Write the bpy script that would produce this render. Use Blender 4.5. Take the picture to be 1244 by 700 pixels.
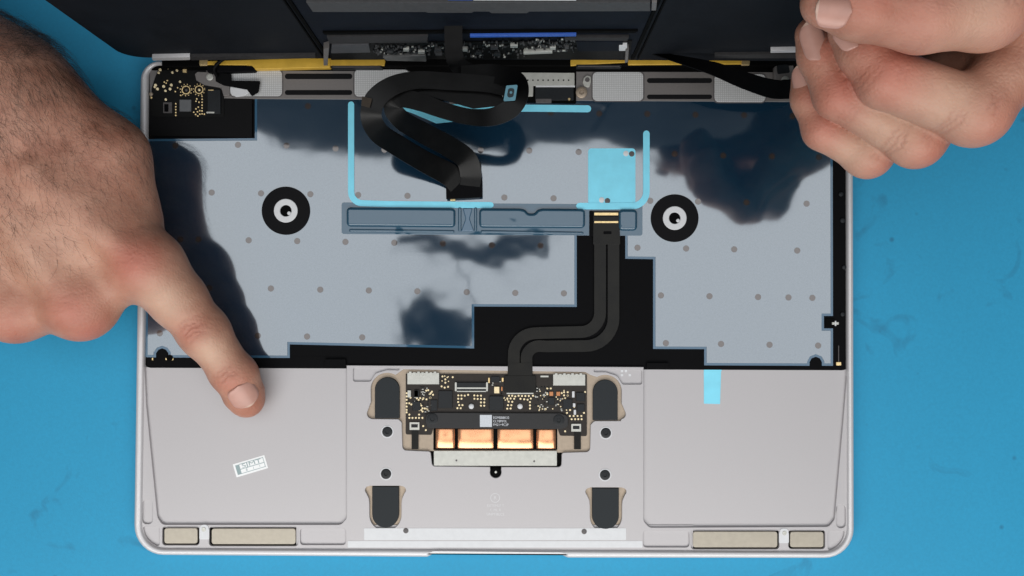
import bpy, bmesh, math, random
import numpy as np
from mathutils import Vector, Matrix
from mathutils.geometry import tessellate_polygon
random.seed(7); rng = np.random.default_rng(7)
scene = bpy.context.scene
for o in list(bpy.data.objects): bpy.data.objects.remove(o)
COL = scene.collection
MM = 0.001

# ------------------------------------------------------------------ camera (lengths in mm, meshes scaled to metres)
H, FPX, CX, CY = 350.0, 1005.0, 622.0, 350.0
TILT, ROLL = math.radians(1.0), math.radians(0.3)
CAM = np.array([0, -H*math.tan(TILT), H]); BACK = CAM/np.linalg.norm(CAM)
_yp = np.cross(BACK, [1, 0, 0]); RT = math.cos(ROLL)*np.array([1., 0, 0]) + math.sin(ROLL)*_yp; UP = np.cross(BACK, RT)
cd = bpy.data.cameras.new('camera'); cam = bpy.data.objects.new('camera', cd); COL.objects.link(cam)
cd.sensor_width = 36; cd.lens = 36*FPX/1244; cd.clip_start = 0.01; cd.clip_end = 50
cam.matrix_world = Matrix(((RT[0], UP[0], BACK[0], CAM[0]*MM), (RT[1], UP[1], BACK[1], CAM[1]*MM), (RT[2], UP[2], BACK[2], CAM[2]*MM), (0, 0, 0, 1)))
scene.camera = cam

# ------------------------------------------------------------------ world + lamps + exposure
w = bpy.data.worlds.new('World'); scene.world = w; w.use_nodes = True
bg = w.node_tree.nodes['Background']; bg.inputs[0].default_value = (0.75, 0.88, 1, 1); bg.inputs[1].default_value = 0.10
def area(name, loc, target, sx, sy, power, col):
    l = bpy.data.lights.new(name, 'AREA'); l.shape = 'RECTANGLE'; l.size = sx; l.size_y = sy; l.energy = power; l.color = col
    o = bpy.data.objects.new(name, l); COL.objects.link(o); o.location = loc
    o.rotation_euler = (Vector(target)-Vector(loc)).to_track_quat('-Z', 'Y').to_euler()
    return o
area('ceiling_softbox', (0.0, 0.06, 0.80), (0.0, 0.06, 0), 1.2, 0.60, 3.5, (0.97, 0.98, 1.0))
area('front_softbox', (-0.02, -0.37, 0.37), (0.0, -0.10, 0), 0.9, 0.26, 3.1, (1.0, 0.985, 0.96))
scene.view_settings.view_transform = 'Standard'; scene.view_settings.look = 'None'
scene.view_settings.exposure = 0.0; scene.view_settings.gamma = 1.0
scene.render.engine = 'CYCLES'
scene.cycles.use_denoising = True

# ------------------------------------------------------------------ frames and helpers
class Frame:
    def __init__(s, O, ex, ey, n): s.O, s.ex, s.ey, s.n = [np.array(v, float) for v in (O, ex, ey, n)]
    def uv(s, px, py, h=0.0):
        d = RT*(px-CX)/FPX + UP*(CY-py)/FPX - BACK
        O = s.O + s.n*h; k = ((O-CAM)@s.n)/(d@s.n); p = CAM+d*k-O
        return (p@s.ex, p@s.ey)
    def at(s, u, v, h): return s.O + s.ex*u + s.ey*v + s.n*h
    def pt(s, px, py, h=0.0): return s.at(*s.uv(px, py, h), h)
BASE = Frame((0, 0, 0), (1, 0, 0), (0, 1, 0), (0, 0, 1))
def U(px, py, z): return BASE.pt(px, py, z)
def rp(pts, r, n=5):
    """rounded polygon in pixels; a point may carry its own radius as third value"""
    out = []; N = len(pts)
    for i, p in enumerate(pts):
        rr = p[2] if len(p) > 2 else r
        a, b, c = np.array(pts[i-1][:2], float), np.array(p[:2], float), np.array(pts[(i+1) % N][:2], float)
        u, v = a-b, c-b; lu, lv = np.linalg.norm(u), np.linalg.norm(v)
        if rr <= 0 or lu < 1e-6 or lv < 1e-6: out.append(tuple(b)); continue
        u /= lu; v /= lv; ang = math.acos(max(-1, min(1, u@v)))
        if ang > 3.1: out.append(tuple(b)); continue
        t = min(rr/math.tan(ang/2), lu*.49, lv*.49); rr = t*math.tan(ang/2)
        cen = b + (u+v)/np.linalg.norm(u+v)*(rr/math.sin(ang/2))
        s, e = b+u*t-cen, b+v*t-cen
        a0 = math.atan2(s[1], s[0]); a1 = math.atan2(e[1], e[0]); da = (a1-a0+math.pi) % (2*math.pi)-math.pi
        for k in range(n+1):
            q = a0+da*k/n; out.append((cen[0]+rr*math.cos(q), cen[1]+rr*math.sin(q)))
    return out
def rect(x0, y0, x1, y1, r=0, n=4): return rp([(x0, y0), (x1, y0), (x1, y1), (x0, y1)], r, n)
def circ(x, y, r, n=20, ry=None): return [(x+r*math.cos(2*math.pi*k/n), y+(ry or r)*math.sin(2*math.pi*k/n)) for k in range(n)]
def rotrect(cx, cy, w_, h_, deg, r=0):
    c, s = math.cos(math.radians(deg)), math.sin(math.radians(deg))
    return [(cx+c*x-s*y, cy+s*x+c*y) for x, y in rect(-w_/2, -h_/2, w_/2, h_/2, r)]
def clean(L):
    out = []
    for p in L:
        if not out or math.hypot(p[0]-out[-1][0], p[1]-out[-1][1]) > 1e-4: out.append(p)
    if math.hypot(out[0][0]-out[-1][0], out[0][1]-out[-1][1]) < 1e-4: out.pop()
    return out
def area2(L): return sum(L[i-1][0]*L[i][1]-L[i][0]*L[i-1][1] for i in range(len(L)))
def offset(L, d):
    """shift a loop to its left by d"""
    out = []; N = len(L)
    for i in range(N):
        a, b, c = L[i-1], L[i], L[(i+1) % N]
        e1 = (b[0]-a[0], b[1]-a[1]); e2 = (c[0]-b[0], c[1]-b[1])
        l1 = math.hypot(*e1) or 1; l2 = math.hypot(*e2) or 1
        n1 = (-e1[1]/l1, e1[0]/l1); n2 = (-e2[1]/l2, e2[0]/l2)
        k = 1+n1[0]*n2[0]+n1[1]*n2[1]; k = max(k, .35)
        out.append((b[0]+(n1[0]+n2[0])/k*d, b[1]+(n1[1]+n2[1])/k*d))
    return out
def finish(me, mat, smooth=35):
    me.update()
    if mat: me.materials.append(mat)
    if smooth:
        me.polygons.foreach_set('use_smooth', [True]*len(me.polygons)); me.set_sharp_from_angle(angle=math.radians(smooth))
def link(name, me, parent=None):
    o = bpy.data.objects.new(name, me); COL.objects.link(o)
    if parent is not None: setpar(o, parent)
    return o
def setpar(o, parent):
    o.parent = parent; 
    T = parent.location.copy() if parent.type == 'EMPTY' else Vector((0, 0, 0))
    o.matrix_parent_inverse = Matrix.Translation(-T)
def meshof(name, V, F, mat, parent=None, smooth=35, fr=None):
    me = bpy.data.meshes.new(name); me.from_pydata([tuple(np.array(v)*MM) for v in V], [], F); finish(me, mat, smooth)
    if fr is not None:
        n_ = Vector(fr.n)
        for p in me.polygons:
            if abs(p.normal.dot(n_)) > .9995: p.use_smooth = False
    return link(name, me, parent)
def plate_vf(loops, h1, h0, b=.12, seg=2, fr=BASE, V=None, F=None):
    V = [] if V is None else V; F = [] if F is None else F
    LL = []
    for k, L in enumerate(loops):
        L = clean(L)
        if (area2(L) > 0) != (k == 0): L = L[::-1]
        LL.append(L)
    prof = [(0, h0)] + ([(b*(1-math.cos(t)), h1-b+b*math.sin(t)) for t in [math.pi/2*i/seg for i in range(seg+1)]] if b > 0 else [(0, h1)])
    tops, bots = [], []
    for L in LL:
        rings = []
        for off, h in prof:
            Q = offset(L, off) if off else L
            rings.append(range(len(V), len(V)+len(Q))); V.extend(fr.at(x, y, h) for x, y in Q)
        for r0, r1 in zip(rings, rings[1:]):
            n = len(r0)
            for i in range(n): j = (i+1) % n; F.append((r0[i], r0[j], r1[j], r1[i]))
        tops.append(rings[-1]); bots.append(rings[0])
    for caps, flip in ((tops, False), (bots, True)):
        idx = [i for r in caps for i in r]
        if len(caps) == 1 and len(idx) <= 4: F.append(tuple(idx[::-1] if flip else idx)); continue
        vs = [[Vector((float((V[i]-fr.O)@fr.ex), float((V[i]-fr.O)@fr.ey), 0)) for i in r] for r in caps]
        for t in tessellate_polygon(vs):
            a, b_, c = (idx[q] for q in t)
            pa, pb, pc = V[a], V[b_], V[c]
            up = np.cross(pb-pa, pc-pa)@fr.n
            if abs(up) < 1e-12: continue
            F.append((a, b_, c) if (up > 0) != flip else (a, c, b_))
    return V, F
def plate(name, outer, h1, h0, mat, parent=None, holes=(), b=.12, seg=2, fr=BASE, grow=0, label=None):
    loops = [[fr.uv(x, y, h1) for x, y in L] for L in [outer, *holes]]
    if grow:
        L = clean(loops[0]); L = L if area2(L) > 0 else L[::-1]; loops[0] = offset(L, -grow)
    V, F = plate_vf(loops, h1, h0, b, seg, fr)
    o = meshof(name, V, F, mat, parent, fr=fr)
    if label: o['label'] = label
    return o
def plates(name, outers, h1, h0, mat, parent=None, b=.05, fr=BASE, stuff=True):
    V, F = [], []
    for L in outers: plate_vf([[fr.uv(x, y, h1) for x, y in L]], h1, h0, b, 1, fr, V, F)
    o = meshof(name, V, F, mat, parent, fr=fr)
    if stuff: o['kind'] = 'stuff'
    return o
def catmull(P, n=10):
    P = [np.array(p, float) for p in P]; P = [2*P[0]-P[1]]+P+[2*P[-1]-P[-2]]; out = []
    for i in range(1, len(P)-2):
        for k in range(n):
            t = k/n; a, b, c, d = P[i-1:i+3]
            out.append(.5*((2*b)+(c-a)*t+(2*a-5*b+4*c-d)*t*t+(3*b-a-3*c+d)*t**3))
    return out+[P[-2]]
def ribbon(name, P3, W, th, mat, parent=None, twist=None):
    """flat band through mm points, width W (number or list), thickness th"""
    V, F = [], []; n = len(P3)
    for i, p in enumerate(P3):
        t = P3[min(i+1, n-1)]-P3[max(i-1, 0)]; t = t/np.linalg.norm(t)
        s = np.cross(t, [0, 0, 1.]); s = s/(np.linalg.norm(s) or 1)
        nn = np.cross(s, t)
        if twist: a = twist[i] if hasattr(twist, '__len__') else twist; s, nn = s*math.cos(a)+nn*math.sin(a), nn*math.cos(a)-s*math.sin(a)
        wd = (W[i] if hasattr(W, '__len__') else W)/2
        for q in (p-s*wd-nn*th/2, p+s*wd-nn*th/2, p+s*wd+nn*th/2, p-s*wd+nn*th/2): V.append(q)
        if i:
            a = 4*(i-1); b = 4*i
            for k in range(4): j = (k+1) % 4; F.append((a+k, a+j, b+j, b+k))
    F.append((3, 2, 1, 0)); e = 4*(n-1); F.append((e, e+1, e+2, e+3))
    return meshof(name, V, F, mat, parent, 40)
def tube(name, P3, r, mat, parent=None, m=8):
    V, F = [], []; n = len(P3)
    for i, p in enumerate(P3):
        t = P3[min(i+1, n-1)]-P3[max(i-1, 0)]; t = t/np.linalg.norm(t)
        s = np.cross(t, [0, 0, 1.]); s = s/(np.linalg.norm(s) or 1) if np.linalg.norm(s) > 1e-6 else np.array([1., 0, 0]); nn = np.cross(s, t)
        V += [p+r*(s*math.cos(2*math.pi*k/m)+nn*math.sin(2*math.pi*k/m)) for k in range(m)]
        if i: F += [(m*(i-1)+k, m*(i-1)+(k+1) % m, m*i+(k+1) % m, m*i+k) for k in range(m)]
    F.append(tuple(range(m))[::-1]); F.append(tuple(m*(n-1)+k for k in range(m)))
    return meshof(name, V, F, mat, parent, 50)
def lathe(name, px, py, prof, mat, parent=None, n=24, fr=BASE):
    """prof: list of (radius mm, height mm) outer-bottom to centre-top"""
    u, v = fr.uv(px, py, prof[-1][1]); V, F = [], []
    for r, h in prof: V += [fr.at(u+r*math.cos(2*math.pi*k/n), v+r*math.sin(2*math.pi*k/n), h) for k in range(n)]
    for i in range(1, len(prof)): F += [(n*(i-1)+k, n*(i-1)+(k+1) % n, n*i+(k+1) % n, n*i+k) for k in range(n)]
    F.append(tuple(n*(len(prof)-1)+k for k in range(n))); F.append(tuple(range(n))[::-1])
    return meshof(name, V, F, mat, parent)
def text(name, s, px, py, size_px, h, mat, parent, deg=0, fr=BASE, sx=1.0, align='CENTER'):
    c = bpy.data.curves.new('t', 'FONT'); c.body = s; c.size = size_px*.35*MM*1.38; c.align_x = align; c.align_y = 'CENTER'; c.extrude = .01*MM
    o = bpy.data.objects.new('t', c); COL.objects.link(o); bpy.context.view_layer.update()
    me = bpy.data.meshes.new_from_object(o.evaluated_get(bpy.context.evaluated_depsgraph_get()))
    bpy.data.objects.remove(o); bpy.data.curves.remove(c)
    p = fr.pt(px, py, h)
    R = Matrix.Translation(Vector(p*MM)) @ Matrix.Rotation(math.radians(-deg), 4, 'Z') @ Matrix.Diagonal((sx, 1, 1, 1))
    me.transform(R); me.materials.clear(); me.materials.append(mat); me.name = name
    return link(name, me, parent)
def empty(name, label, cat, loc_mm, group=None):
    o = bpy.data.objects.new(name, None); COL.objects.link(o); o.location = Vector([float(v)*MM for v in loc_mm]); o.empty_display_size = .02
    o['label'] = label; o['category'] = cat
    if group: o['group'] = group
    return o

# ------------------------------------------------------------------ materials
def M(name, col, rough=.5, metal=0., var=.06, nscale=300, bump=0., bscale=900, spec=.5, col2=None, rvar=.08, coat=0):
    m = bpy.data.materials.new(name); m.use_nodes = True; N = m.node_tree.nodes; L = m.node_tree.links
    b = N['Principled BSDF']; b.inputs['Metallic'].default_value = metal; b.inputs['Specular IOR Level'].default_value = spec
    b.inputs['Coat Weight'].default_value = coat
    tc = N.new('ShaderNodeTexCoord'); nz = N.new('ShaderNodeTexNoise'); nz.inputs['Scale'].default_value = nscale; nz.inputs['Detail'].default_value = 5
    L.new(tc.outputs['Object'], nz.inputs['Vector'])
    r = N.new('ShaderNodeValToRGB'); r.color_ramp.elements[0].position = .3; r.color_ramp.elements[1].position = .7
    c2 = col2 or tuple(min(1, c*(1+var)) for c in col); c1 = col if col2 else tuple(c*(1-var) for c in col)
    r.color_ramp.elements[0].color = (*c1, 1); r.color_ramp.elements[1].color = (*c2, 1)
    L.new(nz.outputs['Fac'], r.inputs[0]); L.new(r.outputs[0], b.inputs['Base Color'])
    mr = N.new('ShaderNodeMapRange'); mr.inputs['To Min'].default_value = max(0, rough-rvar); mr.inputs['To Max'].default_value = min(1, rough+rvar)
    L.new(nz.outputs['Fac'], mr.inputs['Value']); L.new(mr.outputs[0], b.inputs['Roughness'])
    if bump:
        n2 = N.new('ShaderNodeTexNoise'); n2.inputs['Scale'].default_value = bscale; n2.inputs['Detail'].default_value = 3; L.new(tc.outputs['Object'], n2.inputs['Vector'])
        bp = N.new('ShaderNodeBump'); bp.inputs['Strength'].default_value = 1; bp.inputs['Distance'].default_value = bump*MM
        L.new(n2.outputs['Fac'], bp.inputs['Height']); L.new(bp.outputs[0], b.inputs['Normal'])
    return m
def glossy_film(name, col, w_, rough, wave, wscale, tint=(.92, .96, 1)):
    """glossy plastic sheet: dark body under a strong mirror-like surface that is slightly wavy"""
    m = bpy.data.materials.new(name); m.use_nodes = True; N = m.node_tree.nodes; L = m.node_tree.links
    N.remove(N['Principled BSDF']); out = N['Material Output']
    d = N.new('ShaderNodeBsdfDiffuse'); d.inputs[0].default_value = (*col, 1); g = N.new('ShaderNodeBsdfGlossy'); g.inputs[0].default_value = (*tint, 1)
    mx = N.new('ShaderNodeMixShader'); L.new(d.outputs[0], mx.inputs[1]); L.new(g.outputs[0], mx.inputs[2]); L.new(mx.outputs[0], out.inputs[0])
    tc = N.new('ShaderNodeTexCoord')
    n1 = N.new('ShaderNodeTexNoise'); n1.inputs['Scale'].default_value = wscale; n1.inputs['Detail'].default_value = 2.5; n1.inputs['Roughness'].default_value = .45
    n2 = N.new('ShaderNodeTexNoise'); n2.inputs['Scale'].default_value = 1500; n2.inputs['Detail'].default_value = 2
    L.new(tc.outputs['Object'], n1.inputs['Vector']); L.new(tc.outputs['Object'], n2.inputs['Vector'])
    b1 = N.new('ShaderNodeBump'); b1.inputs['Distance'].default_value = wave*MM; b1.inputs['Strength'].default_value = 1; L.new(n1.outputs['Fac'], b1.inputs['Height'])
    L.new(b1.outputs[0], g.inputs['Normal'])
    mr = N.new('ShaderNodeMapRange'); mr.inputs['To Min'].default_value = rough*.6; mr.inputs['To Max'].default_value = rough*1.5
    L.new(n1.outputs['Fac'], mr.inputs['Value']); L.new(mr.outputs[0], g.inputs['Roughness'])
    m2 = N.new('ShaderNodeMapRange'); m2.inputs['From Min'].default_value = .3; m2.inputs['From Max'].default_value = .7
    m2.inputs['To Min'].default_value = w_*.97; m2.inputs['To Max'].default_value = w_*1.03
    L.new(n2.outputs['Fac'], m2.inputs['Value']); L.new(m2.outputs[0], mx.inputs[0])
    return m
alu = M('anodised_aluminium', (.445, .428, .435), .48, .2, .02, 2600, .006, 5000)
alu_edge = M('polished_aluminium_edge', (.60, .59, .60), .38, .3, .03, 1200)
alu_dark = M('grey_metal_strip', (.20, .185, .178), .5, .5, .05, 1500, .01, 4000)
film = glossy_film('glossy_backlight_film', (.006, .026, .052), .25, .072, 1.5, 17, (.90, .96, 1))
film_edge = glossy_film('clear_film_border', (.035, .10, .17), .08, .05, .6, 30)
film_pad = glossy_film('clear_pocket_film', (.026, .080, .130), .085, .04, .7, 40)
black = M('matt_black_film', (.0022, .0022, .0028), .6, 0, .2, 500, .01, 1500, .07)
blackfoam = M('black_foam', (.006, .006, .007), .85, 0, .25, 2500, .08, 2500, .15)
cablem = M('charcoal_flat_cable', (.0075, .007, .0055), .3, 0, .45, 120, .03, 500, .2)
cableblk = M('black_flat_cable', (.002, .002, .0023), .55, 0, .2, 300, .01, 1500, .10)
cablesheen = M('black_satin_cable', (.0025, .0025, .0025), .36, 0, .2, 200, .015, 900, .22)
slotm = M('black_gap', (.0015, .0015, .0015), .7, 0, .1, 300, 0, 1, .06)
cyan = M('light_blue_tape', (.21, .68, .86), .38, 0, .06, 160, .03, 700)
white = M('white_plastic', (.62, .63, .645), .45, 0, .03, 500)
rivetm = M('grey_rivet', (.10, .092, .092), .6, .2, .15, 900)
rivetfilm = glossy_film('rivet_under_film', (.035, .028, .026), .14, .06, .3, 60, (.95, .9, .88))
rubber = M('dark_rubber', (.020, .024, .027), .75, 0, .15, 2500, .04, 2500, .3)
tan = M('tan_brushed_plate', (.36, .29, .22), .42, .45, .06, 700)
magnet = M('nickel_beige_plate', (.37, .335, .275), .4, .4, .05, 500, .008, 1500)
pcb = M('dark_circuit_board', (.024, .019, .0155), .5, 0, .15, 800, .01, 2500, .25)
chipm = M('black_chip', (.009, .011, .013), .45, 0, .12, 900, 0, 1, .28)
silver = M('silver_shield', (.50, .50, .46), .4, .4, .06, 500, .006, 1800)
gold = M('gold_pad', (.80, .60, .30), .3, .7, .15, 900)
solder = M('bright_solder', (.82, .68, .42), .3, .4, .12, 900)
copper = M('copper_pad', (.95, .46, .24), .27, .85, .06, 300, .02, 300)
yellow = M('yellow_flex', (.60, .37, .045), .42, .1, .1, 250, .02, 600)
lidm = M('lid_charcoal', (.009, .0105, .0135), .6, 0, .12, 120, .01, 800, .06)
lidgrey = M('lid_grey_bar', (.062, .062, .064), .6, .0, .12, 700, .01, 2000, .2)
ledgem = M('dark_ledge', (.030, .029, .030), .6, 0, .15, 700, .01, 2000, .15)
lidnavy = M('lid_dark_navy', (.006, .008, .013), .6, 0, .2, 150, 0, 1, .08)
deepblue = M('deep_blue', (.02, .09, .42), .35, 0, .1, 200)
barm = M('black_retaining_bar', (.022, .022, .023), .6, 0, .12, 1200, .02, 2500, .35)
brown = M('amber_sticker', (.022, .013, .005), .5, 0, .2, 600)
teal = M('teal_sticker', (.10, .25, .32), .5, 0, .1, 600)
orange = M('orange_capacitor', (.55, .22, .08), .5, 0, .1, 900)

def mesh_pad_mat():
    m = M('woven_speaker_mesh', (.62, .62, .62), .55, .2, .04, 800)
    N = m.node_tree.nodes; L = m.node_tree.links; b = N['Principled BSDF']
    tc = N.new('ShaderNodeTexCoord'); br = N.new('ShaderNodeTexBrick'); br.offset = 0
    br.inputs['Scale'].default_value = 1000/.8; br.inputs['Brick Width'].default_value = 1; br.inputs['Row Height'].default_value = 1; br.inputs['Mortar Size'].default_value = .17
    br.inputs['Color1'].default_value = (.60, .61, .61, 1); br.inputs['Color2'].default_value = (.56, .57, .57, 1); br.inputs['Mortar'].default_value = (.40, .40, .40, 1)
    L.new(tc.outputs['Object'], br.inputs['Vector']); L.new(br.outputs['Color'], b.inputs['Base Color'])
    return m
meshpad = mesh_pad_mat()

def mat_mat():
    m = M('blue_work_mat', (.026, .285, .49), .6, 0, .04, 900, .05, 1600, .25)
    N = m.node_tree.nodes; L = m.node_tree.links; b = N['Principled BSDF']
    ramp = [n for n in N if n.type == 'VALTORGB'][0]
    tc = [n for n in N if n.type == 'TEX_COORD'][0]
    # scuffs, pen marks and specks worn into the mat
    n1 = N.new('ShaderNodeTexNoise'); n1.inputs['Scale'].default_value = 38; n1.inputs['Detail'].default_value = 7; n1.inputs['Distortion'].default_value = 1.2; L.new(tc.outputs['Object'], n1.inputs['Vector'])
    r1 = N.new('ShaderNodeValToRGB'); r1.color_ramp.elements[0].position = .63; r1.color_ramp.elements[1].position = .75; r1.color_ramp.elements[0].color = (0, 0, 0, 1); r1.color_ramp.elements[1].color = (.42, .42, .42, 1); L.new(n1.outputs['Fac'], r1.inputs[0])
    vo = N.new('ShaderNodeTexVoronoi'); vo.inputs['Scale'].default_value = 55; L.new(tc.outputs['Object'], vo.inputs['Vector'])
    r2 = N.new('ShaderNodeValToRGB'); r2.color_ramp.elements[0].position = .03; r2.color_ramp.elements[1].position = .075; r2.color_ramp.elements[0].color = (.45, .45, .45, 1); r2.color_ramp.elements[1].color = (0, 0, 0, 1); L.new(vo.outputs['Distance'], r2.inputs[0])
    n3 = N.new('ShaderNodeTexNoise'); n3.inputs['Scale'].default_value = 6; n3.inputs['Detail'].default_value = 4; L.new(tc.outputs['Object'], n3.inputs['Vector'])
    mx = N.new('ShaderNodeMix'); mx.data_type = 'RGBA'; mx.blend_type = 'MIX'; mx.inputs['B'].default_value = (.02, .075, .14, 1)
    ad = N.new('ShaderNodeMath'); ad.operation = 'MAXIMUM'; L.new(r1.outputs[0], ad.inputs[0]); L.new(r2.outputs[0], ad.inputs[1])
    L.new(ad.outputs[0], mx.inputs['Factor']); L.new(ramp.outputs[0], mx.inputs['A'])
    hs = N.new('ShaderNodeHueSaturation'); mr = N.new('ShaderNodeMapRange'); mr.inputs['To Min'].default_value = .88; mr.inputs['To Max'].default_value = 1.12
    L.new(n3.outputs['Fac'], mr.inputs['Value']); L.new(mr.outputs[0], hs.inputs['Value']); L.new(mx.outputs['Result'], hs.inputs['Color']); L.new(hs.outputs[0], b.inputs['Base Color'])
    return m

# ------------------------------------------------------------------ work mat
ZM = -5.0
me = bpy.data.meshes.new('work_mat'); s = 1.2
me.from_pydata([(-s, -s, ZM*MM), (s, -s, ZM*MM), (s, s, ZM*MM), (-s, s, ZM*MM)], [], [(0, 1, 2, 3)]); me.materials.append(mat_mat())
mo = link('work_mat', me); mo['kind'] = 'structure'

# ------------------------------------------------------------------ laptop base
B = empty('laptop', 'opened silver laptop body on the blue mat, trackpad board and film exposed', 'laptop', (0, 0, ZM))
outer = rp([(170, 73, 24), (1037, 75, 24), (1038.5, 679, 36), (690, 678.5, 3), (682, 675, 3), (527, 673.5, 3), (519, 677.5, 3), (161.5, 675, 36)], 4, 8)
inner = rp([(179, 79, 14), (1030, 80, 14), (1030.5, 671, 28), (170.5, 667, 28)], 4, 8)
plate('chassis', rp([(172, 76), (1035, 78), (1036, 676), (164, 672)], 30, 8), -1.2, -4.9, alu, B, b=.8)
plate('rim', outer, 2.0, -3.6, alu_edge, B, holes=[inner], b=1.3, seg=4)
plate('keyboard_tray', rp([(176, 78), (1031, 79), (1031, 450), (175, 447)], 8), -.3, -1.1, black, B)
# palm rest with the two sunk side panels open toward the keyboard
palm = rp([(172, 446, 0), (175.5, 446, 0), (177.5, 492, 30), (191, 628, 10), (197, 637.5, 8), (414, 637.5, 8), (421, 630, 6), (421, 444, 0), (782, 446, 0), (782, 633, 6), (789, 641, 8), (1007, 640, 8), (1014, 631, 8), (1025.5, 500, 30), (1029.5, 448, 0), (1033, 448, 0), (1033, 672, 28), (169, 668, 28)], 5, 5)
def arc(cx_, cy_, r, a0, a1, n=14, ry=None): return [(cx_+r*math.cos(math.radians(a0+(a1-a0)*k/n)), cy_+(ry or r)*math.sin(math.radians(a0+(a1-a0)*k/n))) for k in range(n+1)]
pocketL = ([(490, 448.8), (711, 452), (718, 456)] + arc(735.3, 475.5, 20, -120, 0) + arc(757.5, 490, 2.2, 180, 150, 2) + arc(754, 503, 6.2, -20, 80, 8) + rp([(754, 511.5), (722, 511.5, 4), (717.5, 516, 3), (716.8, 549, 5), (682.5, 550, 3), (682, 567.5, 4), (609, 567.5)], 0)
           + arc(602.2, 573.8, 7.0, -20, 200, 16) + rp([(595.3, 567.3), (525, 566.5, 4), (523, 548.5, 3), (489, 547, 5), (488, 513, 3), (484, 509.3, 2), (452, 509)], 0) + arc(452, 502.5, 6.2, 100, 200, 8) + arc(448.5, 488, 2.2, 30, 0, 2) + arc(470.4, 473, 20, 180, 300))
footL = [(449, 590.3), (487, 590.3)] + arc(488.3, 595.5, 4.6, -90, 50, 8) + [(488.2, 606), (487.6, 612)] + arc(468.2, 625.5, 19.4, 0, 180, 20) + [(448.8, 612), (448.2, 606)] + arc(448, 595.5, 4.6, 130, 270, 8)
footR = [(x+268, y+2) for x, y in footL]
holes = [pocketL, footL, footR,
         rect(197, 639.5, 242, 662.5, 4), rect(253.8, 640, 362, 663.5, 4), rect(839.5, 643.5, 946.8, 667.3, 4), rect(958, 643.8, 1002.5, 667, 4),
         rect(364.5, 642, 420, 662, 4), rect(781.5, 645, 837.5, 665, 4), rect(172.8, 607.5, 185.2, 636.6, 5), rect(1016.2, 613, 1027.4, 641.5, 5),
         rp([(174, 640, 3), (193.5, 640, 3), (193.5, 663, 2), (189, 663, 2)] + [(*q, 0) for q in arc(198, 640, 24, 112, 176, 8)], 0), rp([(1006, 645, 3), (1025.8, 645, 3)] + [(*q, 0) for q in arc(1002, 645, 24, 4, 68, 8)] + [(1010, 668, 2), (1006, 668, 2)], 0),
         rp([(429, 446.2), (485, 446.8, 1.5), (485, 449.8, 1.5), (470, 449.4, 8), (456, 453.5, 8), (450, 463.5, 3), (429, 463.5)], 2.5), rp([(721.5, 448.8, 1.5), (780, 449.2), (780, 467), (756.5, 467, 3), (750, 456.5, 8), (736, 452, 8), (721.5, 452, 1.5)], 2.5)]
plate('palm_rest', palm, .7, -.9, alu, B, holes=holes, b=.2, seg=3)
plate('side_panel', rp([(174, 446), (424, 445.5), (424, 641), (184, 641)], 2), -.5, -1.15, alu, B)
plate('side_panel', rp([(779, 447), (1031, 449), (1022, 645), (779, 645)], 2), -.5, -1.15, alu, B)
plate('pocket_floor', rect(360, 638, 842, 668), -.15, -1.0, alu, B, b=0)
for q in ([(171, 604), (187.3, 604), (189.5, 626), (193.5, 638), (198, 638.6), (198, 666), (187, 665), (175, 654), (171, 640)], [(1018, 610), (1031, 610), (1030, 645), (1026, 658), (1013, 669), (1003, 669), (1003, 642.7), (1009.5, 641.2), (1014.5, 632)], [(427, 445), (487, 446), (487, 450.6), (470, 450.6), (457, 455), (451, 465), (427, 465)], [(720, 447.5), (781.5, 448), (781.5, 468.5), (755, 468.5), (749, 458), (736, 453.3), (720, 453.3)]):
    plate('pocket_floor', q, -.1, -1.0, alu, B, b=0)
plate('tan_plate', rp([(440, 444), (768, 448), (768, 569), (522, 569), (440, 560)], 3), -.55, -1.1, tan, B, holes=[])
for dx, dy in ((0, 0), (268, 2)): plate('tan_plate', [(442+dx, 588+dy), (496+dx, 588+dy), (494+dx, 648+dy), (443+dx, 648+dy)], -.55, -1.1, tan, B)
# magnets, sunk with a dark gap round each
for i, q in enumerate([(199.5, 641.8, 239.8, 660.5), (257, 642.3, 359, 661.3), (842, 646, 944.5, 665.2), (960, 646.3, 1000.6, 665)]):
    plate('magnet_gap', rect(q[0]-4, q[1]-4, q[2]+4, q[3]+4, 2), -.6, -1.1, slotm, B, b=0)
    plate('magnet', rect(*q, 3), .45, -.8, magnet, B, b=.15)
def screw(px, py, r, h, parent, mat=None, name='screw'):
    o = lathe(name, px, py, [(r, h-.4), (r, h-.08), (r*.9, h), (r*.42, h), (r*.38, h-.14), (r*.2, h-.14)], mat or slotm, parent, 20)
    return o
for cx_, cy_, sx_ in ((248, 645.5, 247.4), (952.5, 650, 953)):
    p = plate('screw_pad', rp([(cx_-6, cy_-2, 6), (cx_-4, cy_-8, 5), (cx_+4, cy_-8, 5), (cx_+6, cy_-2, 6), (cx_+6, cy_+10), (cx_-6, cy_+10)], 1.5), .95, .5, white, B, b=.1)
    screw(sx_, cy_-2.2, .95, 1.15, p, silver)
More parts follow.
